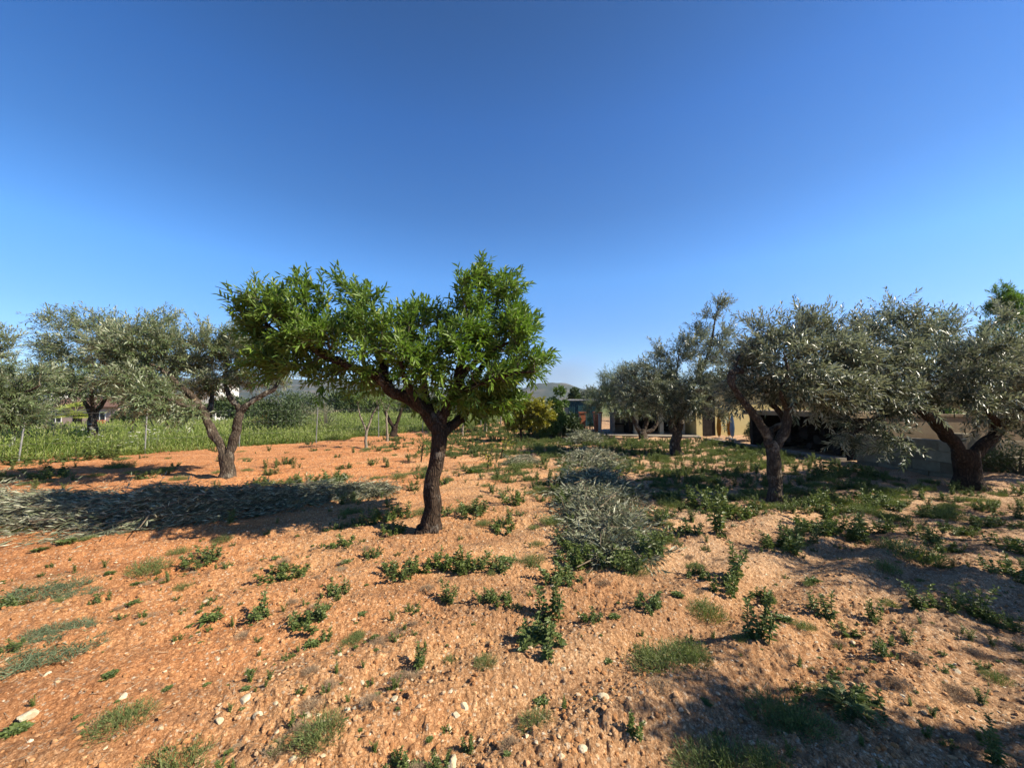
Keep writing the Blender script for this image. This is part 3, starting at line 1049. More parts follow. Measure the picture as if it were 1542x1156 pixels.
lobes = px_lobes(Y, [
    (1140, 545, 30, 32, .1, .6), (1190, 515, 34, 32, .1, .7), (1175, 560, 48, 34, .1, .9), (1230, 525, 38, 36, .2, .7), (1245, 570, 44, 36, .1, .9), (1195, 590, 40, 20, .4, .6), (1278, 545, 26, 30, 0, .5),
    (1120, 590, 18, 22, .4, .4), (1265, 505, 22, 22, .2, .4), (1150, 502, 14, 20, .1, .3), (1212, 486, 14, 18, .2, .3), (1235, 602, 26, 14, .3, .4), (1118, 552, 14, 20, 0, .3)])
tree('olive_tree', 'silvery olive tree whose bare limb ends in a sawn hook beside the brush heaps', 'olive tree', b, trunk, limbs, lobes, 'bark_olive', 'olive', seed=31,
     n_br=220, shoots=11, stubs=[(pt(1108, 558, Y - .15), pt(1118, 559, Y - .12), .044), (pt(1196, 603, Y + .1), pt(1221, 598, Y), .048)], **OLV)

# thick-stemmed olive near the block wall
b = foot(1460, 736)
Y = b[1]
OLIVE_D = b
trunk = [(b + [0, 0, -.15], .205), (b + [0, 0, .02], .19)] + limb_px(Y, [(1459, 715, 0, .17), (1457, 692, 0, .18), (1455, 678, 0, .17)])
limbs = [
    limb_px(Y, [(1450, 692, 0, .12), (1436, 668, 0, .105), (1420, 648, -.05, .10), (1405, 632, -.1, .09), (1388, 620, -.2, .08), (1370, 600, -.35, .075), (1345, 570, -.5, .055), (1320, 535, -.6, .035), (1305, 505, -.6, .02)]),
    limb_px(Y, [(1464, 692, 0, .115), (1480, 670, 0, .10), (1500, 652, .1, .085), (1520, 630, .2, .09), (1535, 590, .3, .06), (1540, 540, .3, .04), (1540, 500, .3, .02)]),
    limb_px(Y, [(1400, 630, -.1, .09), (1385, 596, .2, .05), (1396, 560, .5, .032), (1388, 530, .6, .02), (1398, 505, .6, .01)]),
    limb_px(Y, [(1388, 618, -.2, .07), (1350, 620, -.7, .05), (1310, 635, -1.0, .035), (1290, 650, -1.1, .02)]),
    limb_px(Y, [(1505, 648, .1, .08), (1486, 612, -.4, .05), (1466, 575, -.7, .03), (1470, 540, -.8, .012)]),
    limb_px(Y, [(1520, 632, .2, .08), (1560, 600, .2, .06), (1600, 560, .2, .04), (1620, 530, .2, .02)]),
]
lobes = px_lobes(Y, [
    (1305, 520, 34, 32, -.5, .6), (1350, 490, 34, 28, -.4, .7), (1340, 540, 50, 44, -.5, 1.0), (1290, 580, 38, 40, -.7, .7), (1328, 596, 36, 36, -.8, .7), (1400, 520, 44, 34, .3, .9), (1400, 570, 52, 38, -.2, 1.2),
    (1460, 495, 34, 26, -.2, .8), (1455, 545, 48, 40, -.5, 1.0), (1512, 532, 40, 34, 0, 1.0), (1510, 580, 50, 46, -.1, 1.1), (1570, 560, 60, 60, .2, 1.1), (1330, 655, 32, 30, -1.0, .5), (1300, 640, 26, 22, -1.0, .4),
    (1450, 600, 56, 20, -.5, .8), (1525, 630, 36, 18, -.2, .6), (1625, 560, 50, 50, .2, .9)])
tree('olive_tree', 'large old olive tree with thick dark forked trunk beside the limestone block wall', 'olive tree', b, trunk, limbs, lobes, 'bark_dark', 'olive', seed=41,
     n_br=410, shoots=11, **OLV)

# olive further back right of the brush row
b = foot(1018, 684)
Y = b[1]
OLIVE_E = b
OLB = dict(OLV, leaf=.128, lw=.25, per=17)
trunk = [(b + [0, 0, -.15], .17), (b + [0, 0, .02], .16)] + limb_px(Y, [(1017, 668, 0, .14), (1019, 652, 0, .14)])
limbs = [
    limb_px(Y, [(1018, 655, 0, .11), (1012, 640, 0, .10), (1013, 625, 0, .09), (1002, 610, 0, .07), (990, 590, 0, .05), (975, 560, 0, .03)]),
    limb_px(Y, [(1019, 655, 0, .11), (1024, 640, 0, .10), (1028, 620, 0, .09), (1040, 590, 0, .07), (1060, 550, 0, .05), (1072, 510, 0, .035), (1078, 475, 0, .02)]),
    limb_px(Y, [(1027, 622, 0, .07), (1050, 610, -.5, .05), (1080, 590, -.7, .035), (1095, 570, -.7, .02)]),
    limb_px(Y, [(1014, 625, 0, .07), (1015, 590, .6, .05), (1020, 550, .9, .035), (1025, 520, .9, .02)]),
]
lobes = px_lobes(Y, [
    (1072, 478, 24, 26, 0, .6), (1085, 520, 26, 36, 0, .8), (1045, 525, 28, 36, 0, .9), (1000, 535, 28, 30, 0, .9), (965, 560, 28, 28, -.2, .8), (1020, 570, 46, 38, 0, 1.2), (1075, 575, 36, 36, -.4, 1.0), (985, 590, 36, 30, -.2, .9),
    (1040, 605, 36, 22, -.4, .8), (950, 590, 20, 24, -.2, .6), (1010, 615, 30, 16, -.2, .7), (1095, 600, 20, 20, -.4, .5), (1090, 618, 24, 12, -.5, .5)])
tree('olive_tree', 'tall upright olive tree with slim trunk in front of the dark open porch', 'olive tree', b, trunk, limbs, lobes, 'bark_olive', 'olive', seed=51, n_br=290, shoots=11, **OLB)

b = foot(968, 662)
Y = b[1]
trunk = [(b + [0, 0, -.15], .2), (b + [0, 0, .02], .19)] + limb_px(Y, [(967, 655, 0, .17), (965, 650, 0, .16)])
limbs = [limb_px(Y, [(965, 652, 0, .11), (957, 638, 0, .10), (948, 622, 0, .08), (935, 600, 0, .05), (925, 585, 0, .03)]),
         limb_px(Y, [(967, 652, 0, .11), (972, 640, 0, .10), (974, 625, 0, .08), (970, 595, 0, .05), (965, 575, 0, .03)]),
         limb_px(Y, [(969, 653, 0, .10), (984, 645, 0, .09), (990, 630, 0, .07), (985, 610, -.3, .05), (990, 590, -.3, .03)])]
lobes = px_lobes(Y, [(925, 590, 26, 22, 0, .9), (955, 580, 28, 26, 0, 1.0), (985, 600, 26, 24, 0, .9), (935, 612, 30, 14, -.2, .9), (902, 600, 22, 20, 0, .8), (890, 612, 14, 12, -.2, .6), (965, 615, 26, 12, -.2, .8), (945, 560, 20, 16, 0, .7), (918, 575, 20, 16, 0, .7), (1000, 575, 26, 24, 0, .9)])
tree('olive_tree', 'many stemmed olive tree by the paved edge in front of the house porch', 'olive tree', b, trunk, limbs, lobes, 'bark_olive', 'olive_left', seed=61, n_br=330, shoots=13,
     **dict(OLB, leaf=.11, per=13))

# a further olive off the right side: only its shadow reaches the foreground
b = np.array([5.9, 1.9, g1(5.9, 1.9)])
trunk = [(b + [0, 0, -.15], .2), (b + [0, 0, .5], .16), (b + [0, 0, 1.0], .15)]
limbs = [[(b + [0, 0, .9], .10), (b + [-.6, -.2, 1.4], .07), (b + [-1.3, -.5, 1.8], .05), (b + [-1.9, -.5, 2.0], .03)], [(b + [0, 0, .9], .10), (b + [.3, .5, 1.6], .07), (b + [.4, 1.0, 2.1], .03)],
         [(b + [0, 0, .9], .09), (b + [-.5, -.6, 1.5], .06), (b + [-1.2, -.8, 2.1], .03)], [(b + [0, 0, .9], .09), (b + [.5, -.2, 1.7], .06), (b + [.9, -.4, 2.3], .03)]]
lobes = [(np.array(c), r) for c, r in [((3.95, 1.40, 2.05), (.45, .30, .35)), ((4.5, 1.05, 2.1), (.6, .38, .4)), ((5.0, .75, 2.2), (.5, .4, .4)), ((6.3, 2.8, 2.1), (.75, .42, .35)), ((6.2, 3.4, 2.2), (.5, .4, .35)), ((6.9, 1.6, 2.4), (.5, .5, .4))]]
tree('olive_tree', 'olive tree outside the right edge whose shadow falls on the lower right soil', 'olive tree', b, trunk, limbs, lobes, 'bark_olive', 'olive', seed=71, n_br=220, shoots=12, **dict(OLV, per=18))


b = np.array([12.9, 8.3, g1(12.9, 8.3)])
trunk = [(b + [0, 0, -.15], .2), (b + [0, 0, .5], .16), (b + [0, 0, 1.0], .15)]
limbs = [[(b + [0, 0, .9], .10), (b + [-.5, -.1, 1.5], .07), (b + [-.9, .1, 2.2], .03)], [(b + [0, 0, .9], .10), (b + [.4, .4, 1.6], .07), (b + [.7, .8, 2.3], .03)], [(b + [0, 0, .9], .1), (b + [0, -.5, 1.7], .06), (b + [-.2, -.8, 2.3], .03)]]
lobes = [(b + np.array(c), r) for c, r in [((-.6, 0, 2.1), (.7, .7, .6)), ((.4, .4, 2.3), (.8, .8, .6)), ((0, -.5, 2.3), (.7, .6, .6)), ((0, .2, 2.8), (.7, .7, .4))]]
tree('olive_tree', 'olive tree outside the right edge whose shade darkens the wall corner', 'olive tree', b, trunk, limbs, lobes, 'bark_olive', 'olive', seed=72, n_br=110, shoots=10, **dict(OLV, per=14))


b = np.array([9.0, 4.2, g1(9.0, 4.2)])
trunk = [(b + [0, 0, -.15], .2), (b + [0, 0, .5], .16), (b + [0, 0, 1.0], .15)]
limbs = [[(b + [0, 0, .9], .10), (b + [-.6, -.1, 1.5], .07), (b + [-1.3, .0, 2.0], .04), (b + [-1.9, .1, 2.2], .02)], [(b + [0, 0, .9], .10), (b + [.4, .4, 1.6], .07), (b + [.6, .9, 2.3], .03)], [(b + [0, 0, .9], .1), (b + [0, -.5, 1.7], .06), (b + [-.4, -.8, 2.3], .03)]]
lobes = [(np.array(c), r) for c, r in [((7.1, 4.2, 2.2), (.45, .28, .3)), ((7.9, 3.9, 2.2), (.5, .35, .3)), ((8.6, 4.6, 2.4), (.6, .35, .35)), ((9.6, 4.9, 2.4), (.6, .5, .4)), ((8.8, 3.4, 2.3), (.6, .35, .35)), ((9.8, 3.9, 2.5), (.6, .5, .4))]]
tree('olive_tree', 'olive tree outside the right edge dappling the weedy soil before the big olive', 'olive tree', b, trunk, limbs, lobes, 'bark_olive', 'olive', seed=73, n_br=110, shoots=9, **dict(OLV, per=14))


# young and small trees along the fence and behind the almond
def small_tree(name, label, cat, px, py, trunk_px, limbs_px, lobes_px, bark, leafm, seed, group=None, **kw):
    b = foot(px, py)
    Y = b[1]
    r0 = trunk_px[0][3]
    trunk = [(b + [0, 0, -.1], r0 * 1.1), (b + [0, 0, .02], r0 * 1.05)] + limb_px(Y, trunk_px)
    args = dict(n_br=40, shoots=6, per=12, sl=.25, leaf=.09, lw=.28, up=.15, droop=.1, twig_k=4, twig_r=.008)
    args.update(kw)
    return tree(name, label, cat, b, trunk, [limb_px(Y, l) for l in limbs_px], px_lobes(Y, lobes_px), bark, leafm, seed=seed, group=group, k=9, rough=.15, **args)


small_tree('young_tree', 'young pale barked tree forking low with yellow green leaves before the fence', 'young tree', 551, 675,
           [(551, 662, 0, .05), (552, 648, 0, .05)], [[(552, 650, 0, .035), (547, 636, 0, .03), (542, 625, 0, .025), (538, 605, 0, .015)], [(552, 650, 0, .04), (557, 636, 0, .038), (562, 622, 0, .03), (572, 608, 0, .015)]],
           [(540, 605, 14, 12, 0, .4), (560, 600, 18, 12, 0, .4), (578, 612, 12, 8, 0, .3)], 'bark_pale', 'almond_far', 81, n_br=34)
small_tree('young_tree', 'slender straight white barked sapling before the fence left of the almond trunk', 'young tree', 583, 665,
           [(583, 650, 0, .045), (582, 630, 0, .04), (582, 616, 0, .035)], [[(582, 620, 0, .03), (576, 608, 0, .02), (570, 598, 0, .012)], [(582, 620, 0, .03), (588, 606, 0, .02), (594, 596, 0, .012)]],
           [(574, 600, 14, 10, 0, .4), (592, 602, 14, 12, 0, .4)], 'bark_pale', 'almond_far', 82, n_br=30)
small_tree('olive_tree', 'stout dark olive stump tree close behind the fence left of the almond trunk', 'olive tree', 593, 657,
           [(593, 650, 0, .17), (594, 640, 0, .16)], [[(593, 645, 0, .11), (586, 632, 0, .09), (578, 618, 0, .06), (570, 600, 0, .03)], [(595, 645, 0, .1), (602, 625, 0, .07), (610, 600, 0, .03)]],
           [(572, 598, 24, 14, 0, .8), (600, 596, 24, 16, 0, .8), (560, 590, 18, 10, 0, .6)], 'bark_dark', 'olive_left', 83, n_br=70, leaf=.10, lw=.22, per=15)
small_tree('young_tree', 'thin curved pale sapling right behind the almond trunk', 'young tree', 697, 656,
           [(697, 645, 0, .05), (700, 634, 0, .045), (703, 625, 0, .04)], [[(702, 630, 0, .035), (706, 615, 0, .025), (710, 600, 0, .015)]],
           [(708, 605, 16, 16, 0, .5)], 'bark_pale', 'almond_far', 84, n_br=34)
small_tree('almond_tree', 'younger almond tree with pale trunk and bright leaves beyond the almond on the right', 'almond tree', 731, 651,
           [(731, 640, 0, .085), (730, 628, 0, .075)], [[(730, 632, 0, .06), (722, 612, 0, .05), (715, 592, 0, .03), (712, 570, 0, .02)], [(730, 632, 0, .06), (738, 610, 0, .05), (745, 588, 0, .03), (750, 570, 0, .02)]],
           [(715, 590, 26, 30, 0, 1.1), (745, 585, 28, 30, 0, 1.1), (728, 610, 34, 14, 0, 1.1), (765, 600, 16, 16, 0, .6)], 'bark_pale', 'almond_far', 85, n_br=200, shoots=10, leaf=.12, per=14)
small_tree('young_tree', 'small far tree at the end of the bare soil strip along the fence', 'young tree', 754, 640,
           [(754, 630, 0, .06), (754, 622, 0, .05)], [[(754, 624, 0, .05), (750, 610, 0, .03), (748, 600, 0, .02)]],
           [(750, 602, 20, 16, 0, .9)], 'bark_pale', 'almond_far', 86, n_br=40, leaf=.14)
small_tree('citrus_tree', 'small citrus tree with round yellow green crown in the centre distance', 'citrus tree', 786, 666,
           [(785, 656, 0, .05), (784, 646, 0, .05)], [[(784, 648, 0, .04), (775, 636, 0, .03), (768, 626, 0, .02)], [(784, 648, 0, .04), (796, 632, 0, .03), (812, 618, 0, .02)], [(784, 648, 0, .04), (786, 630, 0, .03), (790, 612, 0, .015)]],
           [(780, 625, 22, 14, 0, .5), (800, 612, 28, 15, 0, .6), (815, 625, 20, 16, 0, .5), (775, 637, 16, 9, 0, .4), (805, 636, 22, 8, 0, .4)], 'bark_almond', 'citrus', 87, n_br=210, shoots=9, leaf=.11, lw=.48, per=12, sl=.2)
small_tree('sapling', 'thin knee high sapling with yellowish leaves, nearer of the two behind the almond', 'sapling', 735, 708,
           [(735, 698, 0, .014), (736, 688, 0, .012)], [[(736, 690, 0, .010), (740, 680, 0, .007), (744, 672, 0, .004)]],
           [(737, 685, 9, 16, 0, .12), (742, 674, 8, 8, 0, .1)], 'bark_almond', 'citrus', 88, n_br=10, shoots=4, leaf=.06, per=6, sl=.12, twig_r=.004, lw=.4)
small_tree('sapling', 'thin knee high sapling with yellowish leaves, right of its twin by the brush heaps', 'sapling', 755, 693,
           [(755, 684, 0, .014), (757, 676, 0, .012)], [[(757, 680, 0, .010), (762, 670, 0, .007), (766, 662, 0, .004)]],
           [(758, 674, 9, 12, 0, .15), (766, 666, 9, 8, 0, .1)], 'bark_almond', 'citrus', 89, n_br=10, shoots=4, leaf=.06, per=6, sl=.12, twig_r=.004, lw=.4)
small_tree('sapling', 'leafy green sapling rising just left of the almond trunk, behind it', 'sapling', 634, 697,
           [(635, 688, 0, .018), (636, 676, 0, .016)], [[(636, 680, 0, .014), (637, 665, 0, .008), (638, 652, 0, .004)]],
           [(636, 668, 10, 16, 0, .15), (634, 685, 9, 9, 0, .12)], 'bark_almond', 'almond_far', 90, n_br=16, shoots=5, leaf=.07, per=8, sl=.14, twig_r=.005)
small_tree('tall_tree', 'tall fresh green feathery tree rising behind the big olive at the right edge', 'tree', 1518, 665,
           [(1518, 640, 0, .16), (1517, 560, 0, .11), (1516, 500, 0, .05), (1516, 460, 0, .02)], [[(1517, 560, 0, .09), (1516, 490, 0, .04), (1516, 452, 0, .012)]],
           [(1515, 444, 11, 16, 0, .4), (1515, 444, 11, 16, 0, .4), (1516, 464, 19, 18, 0, .6), (1516, 464, 19, 18, 0, .6), (1516, 466, 20, 18, 0, .6), (1520, 490, 26, 24, 0, .9), (1518, 515, 28, 24, 0, .9), (1530, 550, 34, 34, 0, 1.2), (1500, 560, 26, 30, 0, 1.0)], 'bark_almond', 'pine', 91, n_br=340, shoots=10, leaf=.16, lw=.2, per=14, sl=.3, tip_up=.3)
small_tree('bushy_tree', 'fresh green bushy treetop peeping over the big olive, left of the feathery tree', 'tree', 1425, 662,
           [(1425, 640, 0, .14), (1425, 560, 0, .09), (1425, 510, 0, .05)], [[(1425, 560, 0, .07), (1425, 510, 0, .05), (1425, 485, 0, .02)]],
           [(1425, 482, 16, 14, 0, .6), (1420, 515, 26, 22, 0, .9), (1430, 550, 34, 30, 0, 1.1)], 'bark_almond', 'pine', 92, n_br=90, shoots=8, leaf=.14, lw=.24, per=14, sl=.3, tip_up=.3)


# ------------------------------------------------------------------ heaps of cut olive branches
def heap(name, label, group, spine, hw, ht, n, per=16, sl=.42, flow=(-.9, -.25), leaf=.085, lw=.2, spread=.6, mat='cut_olive'):
    """a heap of leafy cut branches lying along SPINE (ground points), half width HW, height HT"""
    spine = np.array(spine, float)
    L = len(spine)
    c = spine.mean(axis=0)
    z0 = g1(*c)
    root = np.array([c[0], c[1], z0])
    mb = MB()
    t = RNG.uniform(0, L - 1.001, n)
    i = t.astype(int)
    f = (t - i)[:, None]
    P2 = spine[i] * (1 - f) + spine[i + 1] * f
    tg = unit(np.gradient(spine, axis=0))[i]
    nr = np.stack([-tg[:, 1], tg[:, 0]], 1)
    w = np.interp(t, np.arange(L), np.broadcast_to(hw, (L,)))
    h = np.interp(t, np.arange(L), np.broadcast_to(ht, (L,)))
    u = np.clip(RNG.normal(0, .48, n), -1.15, 1.15)
    P2 = P2 + nr * (u * w)[:, None]
    lump = .15 + 1.0 * vnoise(P2[:, 0] * 1.5, P2[:, 1] * 1.5, 301) + .8 * vnoise(P2[:, 0] * 3.7, P2[:, 1] * 3.7, 302)
    top = h * lump * np.clip(1 - np.abs(u) ** 1.8, 0, 1)
    z = gh(P2[:, 0], P2[:, 1]) + .02 + top * RNG.random(n) ** .5
    P = np.column_stack([P2, z])
    fl = np.array([flow[0], flow[1], 0.0])
    sgn = np.where(RNG.random(n) < .82, 1, -1)[:, None]
    D = unit(fl * sgn + spread * rnd_dir(n) * [1, 1, .35] + np.column_stack([nr * u[:, None] * .4, -.25 * np.abs(u) + .05]))
    Ls = sl * RNG.uniform(.4, 1.7, n)
    wild = RNG.random(n) < .10
    out = np.column_stack([nr * np.sign(u)[:, None] * .9 + tg * RNG.normal(0, .5, n)[:, None], .12 + .5 * RNG.random(n)])
    D = np.where(wild[:, None], unit(out + .3 * rnd_dir(n)), D)
    Ls = np.where(wild, Ls * 1.35, Ls)
    P = P - D * Ls[:, None] * .5
    mid = P + D * Ls[:, None] * .5 + np.array([0, 0, .05]) * RNG.random(n)[:, None]
    end = P + D * Ls[:, None] + np.array([0, 0, -1]) * (.10 * RNG.random(n) * Ls / sl)[:, None]
    for A in (P, mid, end):
        A[:, 2] = np.maximum(A[:, 2], gh(A[:, 0], A[:, 1]) + .012)
    side = unit(np.cross(D, rnd_dir(n)))
    wd = (.002 + .003 * RNG.random(n) ** 3)[:, None]
    V = np.stack([P - side * wd, P + side * wd, mid - side * wd, mid + side * wd, end], 1) - root
    b = np.arange(n)[:, None] * 5
    tw = MB()
    tw.add(V.reshape(-1, 3), [b + np.array([0, 1, 3, 2]), b + np.array([2, 3, 4])], 0, np.repeat(RNG.random(n), 5))
    # a few thick sawn sticks among them
    for _ in range(max(5, n // 40)):
        k = RNG.integers(n)
        q = np.array([P[k], mid[k], end[k] + D[k] * .3]) - root
        tw.tube(q, np.array([.012, .009, .005]) * RNG.uniform(.5, 1.2), 5, 0)
    own = np.repeat(np.arange(n), per)
    k = np.tile(np.arange(per), n)
    tt = ((k + .5) / per)[:, None]
    Q = (1 - tt) ** 2 * P[own] + 2 * tt * (1 - tt) * mid[own] + tt ** 2 * end[own] - root
    N = len(Q)
    ax = unit(end - P)[own]
    rad = unit(np.cross(ax, rnd_dir(N)))
    LD = unit(ax * .95 + rad * RNG.uniform(.2, .7, N)[:, None])
    U = unit(np.array([0, 0, .6]) + rnd_dir(N))
    LL = leaf * RNG.uniform(.6, 1.25, N)
    rn = np.clip(.6 * RNG.random(n)[own] + .4 * RNG.random(N), 0, 1)
    leaves(mb, Q, LD, U, LL, LL * lw, rn, 0)
    r = thing(name, label, 'brush heap', tuple(root), 0, group)
    mb.build('cut_leaves', [M[mat]], r)
    tw.build('cut_twigs', [M['dry_twig']], r)
    return r


HG = 'heaps of pruned olive branches'
sp = [gp(*p) for p in ((-90, 782), (40, 780), (160, 786), (270, 783), (370, 768), (450, 754), (520, 746), (575, 743))]
heap('brush_heap', 'long low heap of cut grey olive branches lying left of the almond trunk', HG, sp, [.66, .66, .60, .52, .44, .38, .28, .16], [.36, .40, .36, .32, .32, .28, .18, .08], 2800, 17, .54, (-.95, -.22), leaf=.095, lw=.15)
sp = [gp(*p) for p in ((928, 846), (922, 822), (912, 798), (902, 775))]
heap('brush_heap', 'nearest and largest heap of the brush row, spiky cut olive branches facing the camera', HG, sp, [.26, .40, .50, .56], [.05, .09, .15, .17], 850, 15, .46, (.12, -.95), leaf=.10, lw=.15, spread=.95)
sp = [gp(*p) for p in ((905, 764), (900, 748), (893, 735), (886, 722))]
heap('brush_heap', 'dense shaded heap of cut olive branches just behind the nearest heap of the row', HG, sp, [.62, .7, .7, .6], [.18, .20, .20, .18], 800, 14, .5, (-.3, -.8), leaf=.11, lw=.16, spread=.8)
sp = [gp(*p) for p in ((897, 706), (893, 697), (890, 690), (886, 684))]
heap('brush_heap', 'sunlit pale heap of cut olive branches, the third back in the brush row', HG, sp, [.6, .85, .8, .6], [.18, .26, .26, .20], 700, 13, .5, (-.3, -.8), leaf=.10, spread=.8)
sp = [gp(*p) for p in ((884, 670), (880, 665), (878, 661))]
heap('brush_heap', 'farthest small heap of cut branches, nearest the teal shed', HG, sp, [.7, .9, .7], [.26, .34, .26], 400, 12, .55, (-.5, -.6), leaf=.13, spread=.8)
sp = [gp(*p) for p in ((772, 702), (785, 698), (800, 696))]
heap('brush_heap', 'small dry greyish heap of twigs beside the two yellowish saplings', HG, sp, [.3, .35, .25], [.14, .18, .12], 200, 10, .4, (-.8, -.4), leaf=.08)


# ------------------------------------------------------------------ weeds
def weed_leafy(h=.17, n_st=6, sp=.07, seed=0):
    """upright nettle-like plant: several stems with paired, drooping leaves that shrink towards the top"""
    mb = MB()
    for i in range(n_st):
        a = RNG.uniform(0, 2 * PI)
        r = sp * RNG.random() ** .6
        p0 = np.array([r * math.cos(a), r * math.sin(a), -.02])
        if r > .004:
            mb.tube(np.array([(0, 0, -.024), p0 * .5 + [0, 0, -.013], p0]), .003, 3, 1, rnd=.3)
        hh = h * RNG.uniform(.55, 1.1)
        tip = p0 + np.array([RNG.normal(0, .25) * hh + .35 * p0[0], RNG.normal(0, .25) * hh + .35 * p0[1], hh])
        P = bez(p0, (p0 + tip) / 2 + RNG.normal(0, .02, 3), tip, 6)
        mb.tube(P, np.linspace(.0035, .0015, 6), 4, 1, rnd=.3, cap=False)
        m = int(13 + 10 * hh / h)
        t = np.repeat(np.linspace(.15, 1.0, m), 2)
        Q = (P[np.minimum((t * 5).astype(int), 4)] + (P[np.minimum((t * 5).astype(int) + 1, 5)] - P[np.minimum((t * 5).astype(int), 4)]) * ((t * 5) % 1)[:, None])
        ang = np.repeat(np.arange(m) * 1.57 + RNG.uniform(0, 3), 2) + np.tile([0, PI], m) + RNG.normal(0, .3, 2 * m)
        D = np.stack([np.cos(ang), np.sin(ang), .15 + .5 * t ** 2 + RNG.normal(0, .2, 2 * m)], 1)
        L = (.040 - .018 * t) * RNG.uniform(.6, 1.35, 2 * m)
        leaves(mb, Q + .006 * RNG.normal(0, 1, Q.shape) * [1, 1, .5], D, np.array([0, 0, 1.0]) + .5 * rnd_dir(2 * m), L, L * .55, np.clip(.25 + .5 * t + RNG.normal(0, .22, 2 * m), 0, 1), 0, True, .15)
    return mb


def weed_rosette(n=22, L=.085, up=.45, lw=.36):
    mb = MB()
    a = np.arange(n) * 2.4 + RNG.normal(0, .3, n)
    z = np.linspace(.15, 1.0, n)
    P = np.column_stack([RNG.normal(0, .012, (n, 2)), .004 + .012 * z])
    D = np.stack([np.cos(a), np.sin(a), up * z + RNG.normal(0, .12, n)], 1)
    LL = L * RNG.uniform(.6, 1.2, n) * (1.1 - .4 * z)
    leaves(mb, P, D, np.array([0, 0, 1.0]) + .3 * rnd_dir(n), LL, LL * lw, RNG.random(n), 0, True, .3)
    # second small ones
    m = n * 2
    b = RNG.normal(0, L * .34, (m, 2))
    P = np.column_stack([b, np.full(m, .012)])
    for q in b[::3]:
        mb.tube(np.array([(0, 0, -.012), (q[0] * .5, q[1] * .5, -.008), (q[0], q[1], .012)]), .0018, 3, 1)
    a = RNG.uniform(0, 2 * PI, m)
    leaves(mb, P, np.stack([np.cos(a), np.sin(a), .4 + .5 * RNG.random(m)], 1), np.array([0, 0, 1.0]) + .4 * rnd_dir(m), L * .5, L * .25, RNG.random(m), 0, True, .2)
    return mb


def weed_wispy(n=420, R=.16, h=.13):
    """thin feathery weed patch"""
    mb = MB()
    r = R * RNG.random(n) ** .7
    a = RNG.uniform(0, 2 * PI, n)
    P = np.stack([r * np.cos(a), r * np.sin(a), np.full(n, -.006)], 1)
    D = np.stack([.7 * np.cos(a) * r / R + RNG.normal(0, .4, n), .7 * np.sin(a) * r / R + RNG.normal(0, .4, n), np.full(n, 1.0)], 1)
    L = h * RNG.uniform(.35, 1.15, n) * (1.1 - .45 * r / R)
    blades(mb, P, D, L, .0032 * RNG.uniform(.7, 1.4, n), RNG.uniform(.1, .8, n), RNG.random(n))
    # feather leaflets
    k = n * 2
    i = RNG.integers(0, n, k)
    t = RNG.uniform(.3, 1, k)[:, None]
    Q = P[i] + unit(D[i]) * L[i][:, None] * t * .85
    leaves(mb, Q, unit(D[i]) + .9 * rnd_dir(k), rnd_dir(k) + [0, 0, .6], .022 * RNG.uniform(.6, 1.3, k), .0045, RNG.random(k), 0)
    return mb


def weed_mat(n=1300, R=.2, h=.05):
    """low dense mat of fine grey-green grass"""
    mb = MB()
    r = R * RNG.random(n) ** .55
    a = RNG.uniform(0, 2 * PI, n)
    edge = .7 + .5 * vnoise(np.cos(a) * 2 + 9, np.sin(a) * 2 + 9, int(RNG.integers(900)))
    r = r * edge
    P = np.stack([r * np.cos(a), r * np.sin(a), np.full(n, -.004)], 1)
    D = np.stack([RNG.normal(0, .6, n), RNG.normal(0, .6, n), np.full(n, .9)], 1)
    blades(mb, P, D, h * RNG.uniform(.4, 1.3, n), .0035 * RNG.uniform(.7, 1.4, n), RNG.uniform(.2, .9, n), RNG.random(n))
    return mb


def weed_big(n=16, L=.2):
    """thistle-like plant with long arching jagged leaves"""
    mb = MB()
    a = np.arange(n) * 2.4 + RNG.normal(0, .25, n)
    z = np.linspace(.2, 1.3, n)
    for i in range(n):
        D = unit(np.array([math.cos(a[i]), math.sin(a[i]), z[i]]))
        m = 22
        t = np.linspace(.15, 1, m)
        l = L * RNG.uniform(.7, 1.15)
        mid = D * l * t[:, None] + np.array([0, 0, -.55]) * l * (t ** 2)[:, None] + [0, 0, .01]
        S = unit(np.cross(D, [0, 0, 1]))
        sg = np.where(np.arange(m) % 2, 1, -1)[:, None]
        d = unit(D * .8 + S * sg)
        leaves(mb, mid, d, np.array([0, 0, 1.0]) + .2 * rnd_dir(m), .042 * np.sin(t * 2.6 + .4) * (L / .2) + .012, .018, np.full(m, RNG.random()), 0, False, .2)
        mb.tube(np.vstack([[0, 0, 0], mid[::4]]), .002, 4, 1, cap=False)
    return mb


VAR = {}
VAR['L'] = [weed_leafy(.13, n, s) for n, s in ((8, .08), (11, .10), (10, .12), (14, .13))]
VAR['T'] = [weed_leafy(.21, n, s) for n, s in ((4, .03), (5, .05), (6, .05))]
VAR['B'] = [weed_rosette(n, L, u) for n, L, u in ((30, .058, .6), (38, .064, .8), (26, .052, .5))]
VAR['G'] = [weed_wispy(n, R) for n, R in ((380, .14), (520, .18), (440, .16))]
VAR['M'] = [weed_mat(), weed_mat(1500, .22)]
VAR['X'] = [weed_big(), weed_big(20, .22)]
WMAT = {'L': ['weed', 'stem'], 'T': ['weed', 'stem'], 'B': ['weed', 'stem'], 'G': ['wisp', 'stem'], 'M': ['mat_grass', 'stem'], 'X': ['weed', 'stem']}
WNAME = {'L': 'leafy_weed', 'T': 'tall_weed', 'B': 'rosette_weed', 'G': 'wispy_weed', 'M': 'grass_mat', 'X': 'thistle_plant'}
WLAB = {'L': 'bushy leafy weed', 'T': 'upright leafy weed', 'B': 'low broad leaved weed', 'G': 'wispy feathery weed tuft', 'M': 'flat grey green grass patch', 'X': 'thistle like plant with long leaves'}
